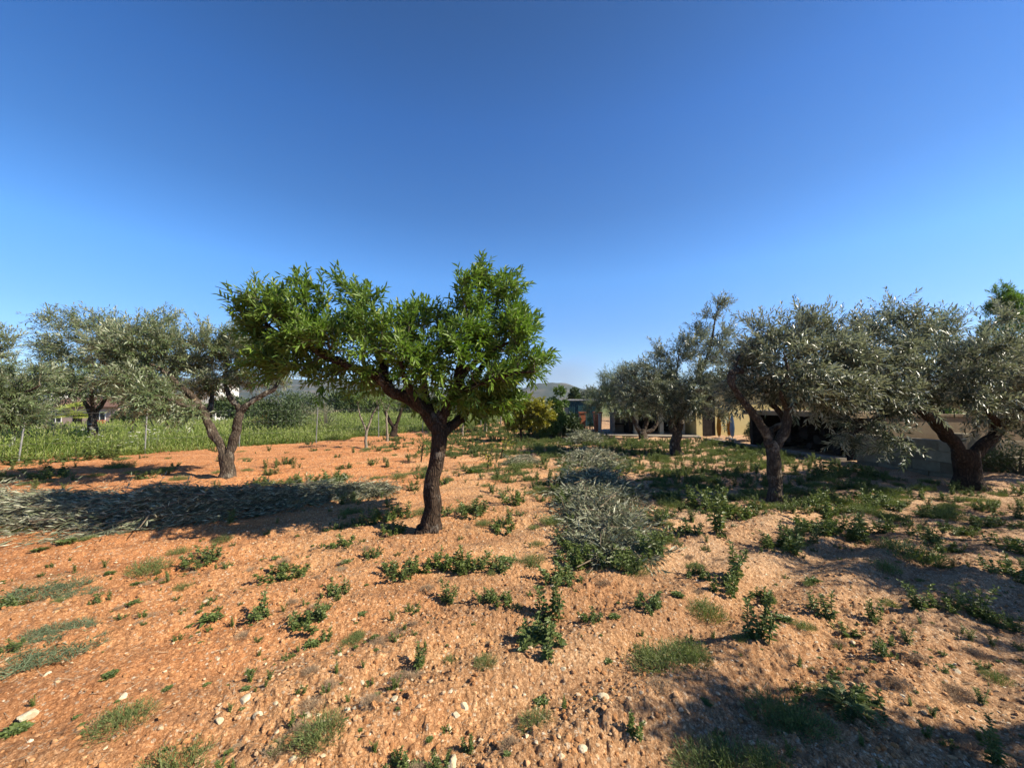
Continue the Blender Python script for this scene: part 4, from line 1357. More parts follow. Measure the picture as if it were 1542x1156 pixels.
WRAD = {'L': .145, 'T': .085, 'B': .085, 'G': .17, 'M': .20, 'X': .19}
WME = {}
for kk, vs in VAR.items():
    WME[kk] = []
    for v in vs:
        me = v.mesh(WNAME[kk])
        for mm in WMAT[kk]:
            me.materials.append(M[mm])
        WME[kk].append(me)
LIGHT = {}
for kk in ('L', 'T', 'B'):
    LIGHT[kk] = []
    for me in WME[kk]:
        m2 = me.copy()
        m2.materials.clear()
        m2.materials.append(M['weed_light'])
        m2.materials.append(M['stem'])
        LIGHT[kk].append(m2)

# photo position, width in photo pixels, kind, (stretch)
WEEDS = [
    (75, 884, 100, 'M'), (10, 912, 40, 'L'), (55, 985, 130, 'M'), (85, 955, 80, 'M'), (12, 988, 40, 'L'), (165, 1024, 42, 'B'), (252, 1032, 22, 'B'), (22, 1098, 50, 'B'), (115, 1078, 18, 'B'),
    (180, 1098, 70, 'G'), (262, 1148, 100, 'G'), (318, 934, 58, 'B'), (390, 928, 36, 'T'), (433, 866, 62, 'L'), (300, 848, 52, 'L'), (225, 860, 52, 'G'), (165, 868, 22, 'B'), (100, 822, 50, 'B'),
    (110, 895, 60, 'M'), (30, 798, 40, 'G'), (470, 944, 58, 'L'), (490, 925, 40, 'B'), (470, 966, 42, 'B'), (530, 962, 38, 'G'), (505, 893, 36, 'L'), (512, 824, 54, 'L'), (565, 964, 28, 'B'), (575, 784, 70, 'L'),
    (550, 790, 40, 'L'), (565, 838, 34, 'L'), (606, 862, 56, 'L'), (640, 856, 52, 'L'), (668, 850, 50, 'L'), (698, 852, 56, 'L'), (744, 858, 54, 'L'), (672, 902, 30, 'T'), (620, 914, 26, 'L'),
    (738, 906, 40, 'L'), (760, 915, 44, 'L'), (808, 968, 74, 'X'), (815, 972, 84, 'L'), (830, 930, 50, 'T'), (630, 1004, 32, 'T'), (680, 992, 26, 'G'), (815, 1048, 44, 'B'), (808, 1090, 52, 'G'),
    (600, 1150, 50, 'L'), (625, 1152, 50, 'B'), (660, 1150, 38, 'L'), (705, 1128, 24, 'T'), (480, 1130, 80, 'G'), (420, 1140, 40, 'G'), (890, 938, 46, 'L'), (925, 935, 28, 'B'), (936, 858, 64, 'L'), (848, 874, 60, 'L'),
    (960, 848, 50, 'L'), (985, 920, 54, 'L'), (1000, 1002, 90, 'G'), (1035, 985, 60, 'G'), (980, 985, 50, 'G'), (1145, 974, 52, 'T'), (1135, 970, 40, 'L'), (1095, 888, 62, 'L'), (1110, 878, 46, 'T'), (1050, 868, 42, 'L'),
    (1150, 895, 44, 'L'), (1065, 922, 56, 'G'), (1245, 930, 40, 'T'), (1275, 948, 48, 'L'), (1386, 922, 38, 'T'), (1400, 920, 34, 'L'), (1430, 924, 40, 'L'), (1470, 928, 42, 'T'), (1480, 930, 36, 'L'), (1520, 945, 50, 'L'),
    (1315, 928, 24, 'T'), (1370, 838, 90, 'G'), (1395, 840, 44, 'L'), (1420, 826, 56, 'L'), (1525, 868, 60, 'L'), (1525, 830, 66, 'L'), (1275, 1072, 110, 'X'), (1295, 1070, 60, 'L'), (1185, 1085, 110, 'G'),
    (1210, 1100, 80, 'G'), (1060, 1150, 90, 'G'), (1110, 1150, 90, 'G'), (1160, 1165, 70, 'G'), (1065, 1062, 22, 'B'), (955, 1114, 30, 'T'), (1330, 990, 24, 'T'), (1170, 830, 52, 'L'), (1205, 818, 50, 'L'), (1500, 1150, 50, 'T'),
    (1070, 766, 66, 'L'), (1095, 772, 60, 'L'), (1120, 778, 56, 'L'), (1140, 764, 40, 'L'), (1035, 800, 56, 'L'), (1005, 812, 50, 'L'), (1080, 806, 50, 'T'), (1230, 806, 56, 'L'), (1262, 804, 50, 'L'), (1292, 810, 46, 'T'),
    (1330, 764, 56, 'L'), (1242, 770, 52, 'L'), (1300, 752, 46, 'L'), (1250, 715, 50, 'L'), (1305, 716, 50, 'L'), (1400, 778, 50, 'L'), (1190, 832, 40, 'T'), (1245, 790, 40, 'T'), (1330, 800, 50, 'L'), (1490, 790, 50, 'L'),
    (846, 812, 44, 'L'), (868, 838, 50, 'L'), (1004, 782, 46, 'L'), (985, 842, 46, 'T'), (1008, 752, 46, 'L'), (852, 764, 44, 'L'), (955, 862, 40, 'G'), (842, 740, 36, 'L'), (990, 815, 50, 'G'), (830, 790, 40, 'G'),
    (1440, 800, 40, 'L'), (1395, 815, 44, 'L'), (710, 776, 52, 'L'), (752, 798, 44, 'L'), (775, 760, 52, 'L'), (700, 770, 40, 'G'), (664, 775, 36, 'L'), (605, 775, 44, 'L'), (590, 800, 38, 'L'), (715, 712, 44, 'B'),
    (790, 705, 40, 'G'), (760, 840, 40, 'B'), (800, 850, 40, 'G'), (870, 850, 40, 'T'), (840, 845, 30, 'B'), (520, 850, 30, 'B'), (270, 830, 30, 'G'), (335, 815, 30, 'G'), (205, 880, 26, 'B'), (1225, 880, 40, 'B'),
    (1180, 940, 36, 'B'), (1210, 950, 36, 'G'), (1050, 1000, 40, 'G'), (1330, 860, 40, 'G'), (375, 1005, 24, 'B'), (370, 1045, 20, 'B'), (545, 925, 22, 'B'), (1020, 905, 30, 'B'), (915, 990, 26, 'B'), (200, 910, 30, 'B'),
    (150, 910, 26, 'L'), (60, 830, 40, 'B'), (1245, 1040, 40, 'G'), (415, 845, 26, 'B'), (345, 858, 24, 'B'), (560, 700, 24, 'L'), (520, 705, 26, 'L'), (430, 700, 30, 'L'), (440, 725, 36, 'L'), (390, 730, 40, 'L'), (470, 730, 46, 'L'),
    (500, 728, 40, 'L'), (100, 695, 50, 'L'), (160, 690, 50, 'L'), (25, 700, 50, 'L'), (215, 722, 40, 'L'), (180, 705, 40, 'G'), (75, 720, 50, 'L'), (240, 712, 36, 'G'), (600, 720, 30, 'G'), (545, 740, 36, 'G'), (670, 730, 30, 'L'),
]
LAND = [('the almond trunk', ALMOND[:2]), ('the long brush heap', np.array(gp(300, 790))), ('the nearest brush heap', np.array(gp(930, 835))), ('the hooked olive trunk', OLIVE_C[:2]), ('the big forked olive', OLIVE_D[:2]),
        ('the left olive trunk', OLIVE_A[:2]), ('the pale cream rock', np.array(gp(40, 1078))), ('the shadow at lower right', np.array(gp(1300, 1090))), ('the white bottom edge rock', np.array(gp(682, 1146))),
        ('the slim porch olive', OLIVE_E[:2]), ('the forked grey rock', np.array(gp(905, 1056)))]
ORD = ['nearest', 'second nearest', 'third nearest', 'fourth nearest', 'fifth nearest', 'sixth nearest', 'seventh nearest', 'eighth nearest', 'ninth nearest', 'tenth nearest', 'eleventh nearest', 'twelfth nearest']


def relation(p, q):
    d = p - q
    if abs(d[0]) > abs(d[1]) * .8:
        return 'right of' if d[0] > 0 else 'left of'
    return 'behind' if d[1] > 0 else 'in front of'


def label_by_landmark(items, words, out):
    """items: (key, xy, kind) -> a label by kind, side and rank of distance from the closest landmark"""
    grp = {}
    for key, p, kind in items:
        d = [np.linalg.norm(p - q) * (1 + .05 * i) for i, (_, q) in enumerate(LAND)]
        i = int(np.argmin(d))
        grp.setdefault((kind, i, relation(p, LAND[i][1])), []).append((np.linalg.norm(p - LAND[i][1]), key))
    for (kind, i, rel), v in grp.items():
        v.sort()
        for n, (_, key) in enumerate(v):
            pre = '' if len(v) == 1 else (', ' + ORD[n] + ' to it' if n < len(ORD) else ', far out from it')
            out[key] = f'{words[kind]} {rel} {LAND[i][0]}{pre}'


def place_weeds():
    items, spots = [], []
    for i, (px, py, w, k) in enumerate(WEEDS):
        x, y = gp(px, py)
        spots.append((x, y))
        items.append((i, np.array([x, y]), k))
    labs = {}
    label_by_landmark(items, WLAB, labs)
    gname = {'L': 'leafy weeds on the plot', 'T': 'tall upright weeds on the plot', 'B': 'broad leaved weeds on the plot', 'G': 'wispy weeds on the plot', 'M': 'grass patches on the plot', 'X': 'thistle like plants on the plot'}
    for i, (px, py, w, k) in enumerate(WEEDS):
        x, y = spots[i]
        s = (w / F_PX * y / 2) / WRAD[k]
        s *= .95
        lst = LIGHT[k] if (k in LIGHT and RNG.random() < .3) else WME[k]
        me = lst[int(RNG.integers(len(lst)))]
        o = bpy.data.objects.new(WNAME[k], me)
        COL.objects.link(o)
        o.location = (x, y, g1(x, y) - .002)
        zz = s * RNG.uniform(.8, 1.25)
        if k == 'M':
            o.scale = (s * 1.15, s * .95, min(max(s, .8), 1.2))
            o.rotation_euler = (0, 0, RNG.uniform(-.3, .3) + .57)
        else:
            o.scale = (s, s, zz)
            o.rotation_euler = (RNG.normal(0, .08), RNG.normal(0, .08), RNG.uniform(0, 2 * PI))
        tag(o, labs[i], 'weed' if k != 'M' else 'grass patch', gname[k])


place_weeds()


def build_ground_cover():
    """the many small weeds nobody could count, densest between the tree rows"""
    src = []
    for k in ('L', 'T', 'B', 'G'):
        for v in VAR[k][:2]:
            V = np.concatenate(v.v)
            src.append((k, V, [np.concatenate(v.f[4]) if v.f[4] else np.zeros((0, 4), int), np.concatenate(v.f[3]) if v.f[3] else np.zeros((0, 3), int)], np.concatenate(v.a)))
    for mat, name, lab, n, r0, r1, pick, pw in (('weed', 'ground_cover', 'scattered small dark green weeds covering the soil between the tree rows', 2500, 3.5, 30, (0, 1, 2, 3, 0, 2), .62),
                                            ('wisp', 'ground_cover', 'thin wispy light green weeds among the clods', 1300, 2.2, 26, (6, 7, 2), .75),
                                            ('weed_light', 'seedlings', 'tiny seedlings dotted over the sunlit soil', 1300, 1.7, 10, (4, 5, 0, 2), 1.0),
                                            ('litter', 'dry_stalks', 'dry straw coloured stalks standing among the weeds', 330, 1.8, 14, (6, 7), .9)):
        mb = MB()
        x, y = rand_ground(n * 4, r0, r1, -54, 54, pw)
        px = CX + x / y * F_PX
        dens = .12 + .95 * sstep(800, 880, px) * sstep(3.2, 6.5, y) + .85 * sstep(7, 11, y) * sstep(620, 720, px) + .12 * sstep(850, 1000, px)
        dens = (dens + (.35 if mat in ('weed_light', 'litter') else 0)) * (.35 + 1.3 * sstep(.42, .62, vnoise(x * .9, y * .9, 401)))
        dens = dens * (beyond(x, y) < -.4) * ~((x > 8.6) & (y > 7.4)) * ~((y > 16.5) & (x > 4.5)) * ~((px < 560) & (px > 100) & (y > 8.5) & (RNG.random(len(x)) < .6))
        keep = np.where(RNG.random(len(x)) < dens)[0][:n]
        for i in keep:
            k, V, Fs, a = src[pick[int(RNG.integers(len(pick)))]]
            s = RNG.uniform(.2, .85) * (.45 if mat in ('weed_light', 'litter') else (.6 if y[i] < 5 else 1.15 + .03 * y[i]))
            c, sn = math.cos(i * 1.7), math.sin(i * 1.7)
            W = np.stack([V[:, 0] * c - V[:, 1] * sn, V[:, 0] * sn + V[:, 1] * c, V[:, 2]], 1) * s
            if len(V) > 900 and y[i] > 6:      # far ones: every other leaf, a little larger
                pass
            mb.add(W + [x[i], y[i], g1(x[i], y[i])], Fs, 0, a)
        tag(mb.build(name, [M[mat]]), lab, 'weeds', kind='stuff')


build_ground_cover()

# ------------------------------------------------------------------ larger stones
STONES = [(40, 1080, 40, 'large flat cream rock beside dark leaves at lower left'), (184, 1048, 14, 'white stone standing alone in the lower left orange soil'), (682, 1146, 34, 'large white rock among leaves at the bottom edge'),
          (908, 1056, 20, 'forked grey stone in the rut ahead of the bottom edge'), (699, 1066, 16, 'round grey stone just above the cream wedge stone'), (688, 1078, 14, 'cream wedge shaped stone at lower centre'), (878, 1138, 16, 'dark sided stone near the bottom edge, right of centre'),
          (462, 1078, 18, 'cream stone tucked above the wispy weed at bottom'), (368, 1060, 20, 'tan orange stone with a pale face at lower left of centre'), (388, 1078, 16, 'pair of white stone pieces at lower left of centre'), (832, 886, 10, 'small white stone left of the nearest brush heap'),
          (318, 886, 9, 'small white stone in line with the long heap shadow'), (310, 910, 9, 'long white pebble below the small white stone'), (70, 1020, 12, 'white stone on the edge of the big grass patch'), (12, 996, 14, 'tan stone by the big grass patch'), (848, 1006, 10, 'flat pale stone left of the wispy patch'),
          (580, 1010, 11, 'half buried tan stone in lower centre'), (594, 1066, 12, 'whitish stone left of the round grey one'), (545, 1024, 10, 'small tan pebble with shadow, lower centre'), (776, 1032, 10, 'orange stone under the broad weed'), (512, 990, 10, 'tan stone below the centre left weeds'),
          (1285, 960, 10, 'grey stone on the right, below leafy weeds'), (1105, 795, 9, 'pale stone in the right weed row'), (983, 1160, 14, 'pale stone at the bottom edge'), (440, 1160, 14, 'whitish stone at the bottom left edge'), (1440, 1010, 12, 'grey stone in the sun patch at lower right'),
          (415, 1062, 10, 'white pebble above the pair of white pieces'), (330, 1088, 14, 'cream stone left of the pair of white pieces'), (725, 1110, 9, 'little grey stone near the tall sprig'), (1008, 1085, 9, 'little pale stone near the upright sprig')]


def place_stones():
    for i, (px, py, w, lab) in enumerate(STONES):
        x, y = gp(px, py)
        r = w / F_PX * y / 2 * (.62 if w > 25 else .85)
        mb = MB()
        V0, F0 = ICO2
        V = V0 * (1 + .10 * RNG.normal(0, 1, (len(V0), 1)) * .4)
        for _ in range(7):
            d = unit(RNG.normal(0, 1, 3))
            hh = RNG.uniform(.5, .85)
            V = V - np.maximum(V @ d - hh, 0)[:, None] * d
        V = V * r * np.array([1.15, RNG.uniform(.75, 1.0), RNG.uniform(.55, .8)])
        mb.add(V, [F0])
        o = mb.build('stone', M['stone_pale'], loc=(x, y, g1(x, y) + r * .02))
        o.rotation_euler = (RNG.normal(0, .2), RNG.normal(0, .2), RNG.uniform(0, 6))
        tag(o, lab, 'stone', 'pale stones on the plot')


place_stones()


# ------------------------------------------------------------------ grass field behind the fence
def build_field():
    mb = MB()
    n = 330000
    y = 7.5 + 48 * RNG.random(n) ** 1.5
    b = .25 + 34 * RNG.random(n) ** 1.6
    x = fence_x(np.clip(y, 7.9, 41)) - b
    a = np.degrees(np.arctan2(x, y))
    k = (a > -62) & (a < 8)
    x, y, b = x[k], y[k], b[k]
    r = np.hypot(x, y)
    dn = vnoise(x * .5, y * .5, 501)
    k = (RNG.random(len(x)) < .3 + .95 * dn) & (b > 1.5 * (vnoise(x * 1.1, y * 1.1, 503) - .35))
    x, y, b, r, dn = x[k], y[k], b[k], r[k], dn[k]
    n = len(x)
    P = np.stack([x, y, low_h(x, y) - .01], 1)
    h = (.25 + .42 * sstep(.3, 3.0, b)) * RNG.uniform(.45, 1.3, n) * (.9 + 1.0 * fbm(x * .45, y * .45, 4, 511))
    D = np.stack([RNG.normal(0, .30, n), RNG.normal(0, .30, n), np.ones(n)], 1)
    wd = .006 + .0011 * r * RNG.uniform(.5, 1.3, n)
    blades(mb, P, D, h, wd, RNG.uniform(.05, .75, n), np.clip(RNG.random(n) * .8 + .35 * (dn - .5), 0, 1))
    # seed heads and small upper leaves
    k = RNG.random(n) < .35
    m = int(k.sum())
    Q = P[k] + unit(D[k]) * h[k][:, None] * .85
    leaves(mb, Q, unit(D[k]) + .7 * rnd_dir(m), rnd_dir(m), .05 + .004 * r[k], .01 + .0012 * r[k], .6 + .4 * RNG.random(m), 0)
    o = mb.build('grass_field', [M['field_grass']])
    tag(o, 'tall fresh green grass field beyond the wire fence', 'grass', kind='stuff')
    # white umbels
    mb = MB()
    for cx_, cy_, nn in ((200, 660, 10), (190, 665, 12), (212, 658, 12), (230, 648, 16), (120, 648, 14), (40, 650, 10), (60, 660, 20), (150, 655, 25)):
        for _ in range(nn):
            p = pt(cx_ + RNG.normal(0, 12), cy_ + RNG.normal(0, 4), RNG.uniform(12.5, 17))
            if beyond(p[0], p[1]) < .3:
                continue
            rr = .03 + .035 * RNG.random()
            a = np.arange(9) * .7
            V = np.vstack([p, p + np.stack([np.cos(a) * rr, np.sin(a) * rr, .01 + .01 * RNG.random(9)], 1)])
            mb.add(V, [np.stack([np.zeros(8, int), np.arange(1, 9), np.arange(2, 10)], 1)])
            mb.add([p + [0, 0, -.5], p + [.006, 0, -.5], p + [.003, 0, 0]], [np.array([[0, 1, 2]])])
    tag(mb.build('white_flowers', [M['petal']]), 'tiny white umbel flowers standing in the grass field', 'flowers', kind='stuff')


build_field()

# wire fence
fx0 = FENCE[0]
fr = thing('wire_fence', 'wire fence on thin grey metal posts along the edge of the grass field', 'fence', (fx0[0], fx0[1], 0))
posts = [tuple(gp(27, 696)), tuple(gp(218, 683)), tuple(gp(360, 673)), tuple(gp(476, 667))] + [tuple(p) for p in FENCE[5:]]
posts = [tuple(FENCE[0])] + posts
for i, (x, y) in enumerate(posts):
    mb = MB()
    z = float(low_h(x, y))
    lean = RNG.normal(0, .02, 2)
    o3 = np.array([fx0[0], fx0[1], 0])
    P = np.array([(x, y, z - .1), (x + lean[0], y + lean[1], z + .75), (x + 2 * lean[0], y + 2 * lean[1], z + 1.45)]) - o3
    mb.tube(P, .021, 7)
    mb.tube(np.array([P[2] - [0, 0, .01], P[2] + [0, 0, .015]]), .026, 7)
    mb.build('post', [M['galv']], fr)
wb = MB()
for hh in (.05, .5, .95, 1.38):
    P = []
    for (xa, ya), (xb, yb) in zip(posts[:-1], posts[1:]):
        for t in np.linspace(0, 1, 5)[:-1]:
            P.append((xa + (xb - xa) * t, ya + (yb - ya) * t, float(low_h(xa + (xb - xa) * t, ya + (yb - ya) * t)) + hh - .03 * math.sin(t * PI)))
    wb.tube(np.array(P) - [fx0[0], fx0[1], 0], .0028, 3, cap=False)
for (xa, ya), (xb, yb) in zip(posts[:-1], posts[1:]):
    L = math.hypot(xb - xa, yb - ya)
    for t in np.arange(.15, L, .15) / L:
        x, y = xa + (xb - xa) * t, ya + (yb - ya) * t
        z = float(low_h(x, y))
        wb.tube(np.array([(x, y, z + .05), (x, y, z + 1.36)]) - [fx0[0], fx0[1], 0], .0012, 3, cap=False)
wb.build('wire', [M['galv']], fr)


# ------------------------------------------------------------------ bushes and far trees
def clump_bush(name, label, cat, px, base_py, top_py, half_px, Y, mat, n=2600, leaf=.1, lw=.35, stems=7, group=None, trunk=0.0, lobes=9, wob=.5, bark='twig'):
    """an uneven leafy mass on stems; base hidden or shown at BASE_PY, distance Y"""
    s = Y / F_PX
    x = (px - CX) * s
    x = pt(px, base_py, Y)[0]
    z0 = float(low_h(x, Y))
    top = pt(px, top_py, Y)[2] - z0
    hw = half_px * s
    root = thing(name, label, cat, (x, Y, z0), 0, group)
    mb, tb = MB(), MB()
    zc0 = trunk * top
    cs, rs = [], []
    for i in range(lobes):
        f = RNG.random()
        a = RNG.uniform(0, 2 * PI)
        rr = hw * .62 * RNG.random() ** .5
        zc = zc0 + (top - zc0) * (.22 + .6 * f * (1 - .35 * rr / hw))
        cs.append((rr * math.cos(a), rr * math.sin(a), zc))
        rs.append(hw * RNG.uniform(.3, .5) * (1.1 - .35 * f))
    cs.append((0, 0, top * .86))
    rs.append(min(hw * .4, top * .2))
    cs, rs = np.array(cs), np.array(rs)
    i = RNG.choice(len(cs), n, p=rs ** 2 / (rs ** 2).sum())
    d = rnd_dir(n)
    rad = rs[i] * RNG.random(n) ** .4 * (1 + wob * (RNG.random(n) ** 3))
    P = cs[i] + d * rad[:, None] * np.array([1, 1, .85])
    P[:, 2] = np.clip(P[:, 2], .02, None)
    D = unit(d + .9 * rnd_dir(n) + [0, 0, .35])
    LL = leaf * RNG.uniform(.6, 1.3, n)
    rn = np.clip(.5 * RNG.random(len(cs))[i] + .5 * RNG.random(n), 0, 1)
    leaves(mb, P, D, d + rnd_dir(n) + [0, 0, .8], LL, LL * lw, rn)
    for k in range(stems):
        j = int(RNG.integers(len(cs)))
        p0 = np.array([RNG.normal(0, .04 * hw), RNG.normal(0, .04 * hw), -.05])
        q = cs[j] + rnd_dir(1)[0] * rs[j] * .8
        tb.tube(bez(p0, np.array([q[0] * .3, q[1] * .3, max(zc0, q[2] * .6)]), q, 6), np.linspace(.035 if trunk == 0 else .02 * top, .006, 6) * (1 if trunk == 0 else 1), 5)
    if trunk:
        tb.tube(np.array([(0, 0, -.1), (0.02 * top, 0, zc0 * .6), (0, 0, zc0 + .3 * (top - zc0))]), [.035 * top, .03 * top, .012 * top], 7)
    mb.build('crown' if trunk else 'foliage', [M[mat]], root)
    tb.build('trunk' if trunk else 'stems', [M[bark]], root)
    return root


clump_bush('bush', 'dark olive green bush beyond the fence, in the gap right of the left olive', 'bush', 422, 650, 590, 42, 19.5, 'bush', 5200, .12, .45)
clump_bush('bush', 'bare twiggy grey bush beyond the fence post in the middle left', 'bush', 490, 655, 598, 34, 20.5, 'bush_grey', 900, .09, .2, 26, wob=.9)
clump_bush('bush', 'grey leaved bush beyond the fence, overlapping the dark olive green one', 'bush', 452, 655, 606, 26, 21.5, 'bush_grey', 1300, .10, .25, 16, wob=.8)
clump_bush('bush', 'low rust coloured bush standing in the grass field', 'bush', 398, 648, 626, 20, 20.5, 'bush_orange', 1000, .10)
FG = 'trees and bushes beyond the grass field'
for px, top, hw, Y, mat, lab in (
        (15, 596, 46, 34, 'bush', 'dark round tree behind the field at the far left'), (205, 612, 26, 33, 'bush', 'dark low tree right of the pink roofed house'), (245, 604, 30, 38, 'bush_grey', 'grey green tree left of the white tall house'),
        (290, 606, 26, 40, 'bush', 'dark tree in front of the white tall house'), (345, 596, 32, 42, 'bush', 'dark tree right of the white tall house'), (378, 604, 32, 36, 'bush', 'dark tree seen under the fork of the left olive'),
        (520, 588, 42, 40, 'bush', 'dark wide tree behind the bare twiggy bush'), (565, 594, 38, 44, 'bush', 'dark tree far behind the pale forked young tree'), (615, 596, 38, 46, 'bush', 'dark tree far behind the stout stump tree'),
        (655, 604, 34, 44, 'bush', 'dark tree far behind the almond trunk'), (690, 602, 30, 50, 'bush_green', 'fresh green tree far behind the almond, right of its trunk'), (772, 600, 26, 48, 'bush', 'dark tree far behind the citrus, on its left'),
        (640, 596, 26, 60, 'bush_grey', 'grey green treetop far off above the almond fork'), (140, 600, 34, 52, 'bush', 'dark tree behind the pink roofed house'), (462, 592, 38, 55, 'bush', 'dark far tree between the two grey bushes')):
    clump_bush('far_tree', lab, 'tree', px, 632, top, hw, Y, mat, 3200, .28, .5, 4, FG, .25)
for px, base, top, hw, Y, mat, lab in (
        (843, 655, 578, 17, 19, 'bush_green', 'tall narrow fresh green bush right of the citrus'), (830, 660, 622, 26, 18, 'bush_green', 'broad green bush at the foot of the tall narrow bush'), (862, 655, 624, 22, 19.5, 'bush', 'dark green bush left of the teal shed'),
        (812, 655, 630, 22, 20, 'bush', 'dark bush just behind the citrus tree'), (866, 640, 582, 13, 34, 'bush', 'dark tree rising behind the teal shed'), (890, 640, 584, 24, 38, 'bush_grey', 'grey tree behind the teal shed roof'),
        (925, 640, 578, 34, 36, 'bush_grey', 'grey green tree behind the many stemmed olive'), (1150, 640, 560, 44, 30, 'bush', 'dark tree behind the yellow house'), (1010, 640, 566, 40, 34, 'bush_grey', 'grey tree behind the slim olive'),
        (1085, 640, 560, 34, 33, 'bush', 'dark tree behind the tall upright olive'), (1235, 640, 540, 44, 21, 'bush', 'dark tree behind the low woodstore'), (1310, 640, 530, 46, 18, 'bush', 'dark tree behind the block wall'),
        (1545, 680, 570, 60, 14, 'bush', 'dark tree behind the tan wall at right'), (1440, 640, 600, 36, 12.2, 'bush_green', 'yellow green bush spilling over the tan wall')):
    clump_bush('bush' if Y < 22 and top > 590 else 'far_tree', lab, 'bush' if Y < 22 and top > 590 else 'tree', px, base, top, hw, Y, mat, 2400, .006 * Y + .04, .4, 6, 'trees and bushes behind the buildings' if px > 860 else 'bushes in the centre distance', .2 if Y > 22 else 0)

clump_bush('bush', 'dark low bush against the yellow wall right of the parasols', 'bush', 1136, 662, 634, 20, 16.6, 'bush', 2200, .09, .4, 6)

# fan palm in front of the pink house
p = pt(112, 640, 27.0)
pr = thing('fan_palm', 'yellow green fan palm in front of the pink roofed house', 'palm', (p[0], 27.0, float(low_h(p[0], 27.0))))
hp = pt(112, 622, 27.0)[2] - pr.location[2]
mb = MB()
mb.tube(np.array([(0, 0, -.1), (.03, 0, hp * .5), (0, 0, hp)]), [.16, .14, .12], 9, 0, .3)
mb.build('trunk', [M['bark_olive']], pr)
for i in range(20):
    a = i * 2.4
    el = RNG.uniform(-.25, 1.1)
    d = np.array([math.cos(a) * math.cos(el), math.sin(a) * math.cos(el), math.sin(el)])
    fb = MB()
    c = d * .55 + [0, 0, hp]
    fb.tube(np.array([[0, 0, hp], d * .3 + [0, 0, hp + .03], c]), .014, 4)
    s_ = unit(np.cross(d, [0, 0, 1.0]))
    u_ = np.cross(s_, d)
    m = 15
    th = np.linspace(-1.25, 1.25, m)[:, None]
    D = d * np.cos(th) + s_ * np.sin(th)
    leaves(fb, np.repeat(c[None], m, 0), D, u_ + 0 * D, .62, .085, RNG.random(m), 0, False, .25)
    fb.build('frond', [M['palm']], pr)


# ------------------------------------------------------------------ houses and walls
def frame(o, d):
    """local axes: u along D, v to the left of it (away), z up"""
    d = np.array([d[0], d[1], 0.0])
    d /= np.linalg.norm(d)
    return np.array([*o, 0.0]), d, np.array([-d[1], d[0], 0.0])


def obox(mb, fr_, u0, u1, v0, v1, z0, z1, mat=0, rnd=None):
    o, d, n = fr_
    V = [o + d * u + n * v + np.array([0, 0, z]) for z in (z0, z1) for u, v in ((u0, v0), (u1, v0), (u1, v1), (u0, v1))]
    mb.add(V, np.array([(0, 3, 2, 1), (4, 5, 6, 7), (0, 1, 5, 4), (1, 2, 6, 5), (2, 3, 7, 6), (3, 0, 4, 7)]), mat, rnd)


def house(name, label, loc, w, dep, h, wall, roof, rz=0.0, gable=True, wins=(), doors=(), chim=False, rh=1.0):
    r = thing(name, label, 'house', loc, rz)
    mb = MB()
    mb.box((-w / 2, 0, -.5), (w / 2, dep, h))
    wl = mb.build('wall', [M[wall]], r)
    mb = MB()
    if gable:
        e = .35
        V = [(-w / 2 - e, -e, h - .12), (w / 2 + e, -e, h - .12), (w / 2 + e, dep + e, h - .12), (-w / 2 - e, dep + e, h - .12), (-w / 2 - e, dep / 2, h + rh), (w / 2 + e, dep / 2, h + rh)]
        V += [(x, y, z + .14) for x, y, z in V]
        mb.add(V, [np.array([(6, 7, 11, 10), (8, 9, 10, 11), (0, 4, 5, 1), (2, 5, 4, 3), (0, 1, 7, 6), (2, 3, 9, 8), (0, 6, 10, 4), (3, 4, 10, 9), (1, 5, 11, 7), (2, 8, 11, 5)])])
        # gable ends
        g = MB()
        for sx in (-1, 1):
            g.add([(sx * (w / 2 - .003), .003, h - .1), (sx * (w / 2 - .003), dep - .003, h - .1), (sx * (w / 2 - .003), dep / 2, h + rh - .05)], [np.array([[0, 1, 2]])])
        g.build('gable', [M[wall]], wl)
    else:
        mb.box((-w / 2 - .12, -.12, h + .002), (w / 2 + .12, dep + .12, h + .2))
    rf = mb.build('roof', [M[roof]], r)
    if chim:
        mb = MB()
        mb.box((w * .2, dep * .4, h + .1), (w * .2 + .5, dep * .4 + .5, h + rh + .7))
        mb.build('chimney', [M[wall]], rf)
    for x0, x1, z0, z1 in wins:
        mb = MB()
        for a in ((x0 - .07, x0, z0 - .07, z1 + .07), (x1, x1 + .07, z0 - .07, z1 + .07), (x0, x1, z1, z1 + .07), (x0, x1, z0 - .07, z0), ((x0 + x1) / 2 - .03, (x0 + x1) / 2 + .03, z0, z1)):
            mb.box((a[0], -.05, a[2]), (a[1], -.002, a[3]))
        wn = mb.build('window', [M['white_metal']], r)
        mb = MB()
        mb.box((x0, -.02, z0), (x1, -.003, z1))
        mb.build('pane', [M['glass']], wn)
    for x0, x1, z1 in doors:
        mb = MB()
        mb.box((x0, -.04, 0), (x1, -.002, z1))
        mb.build('door', [M['dark']], r)
    return r


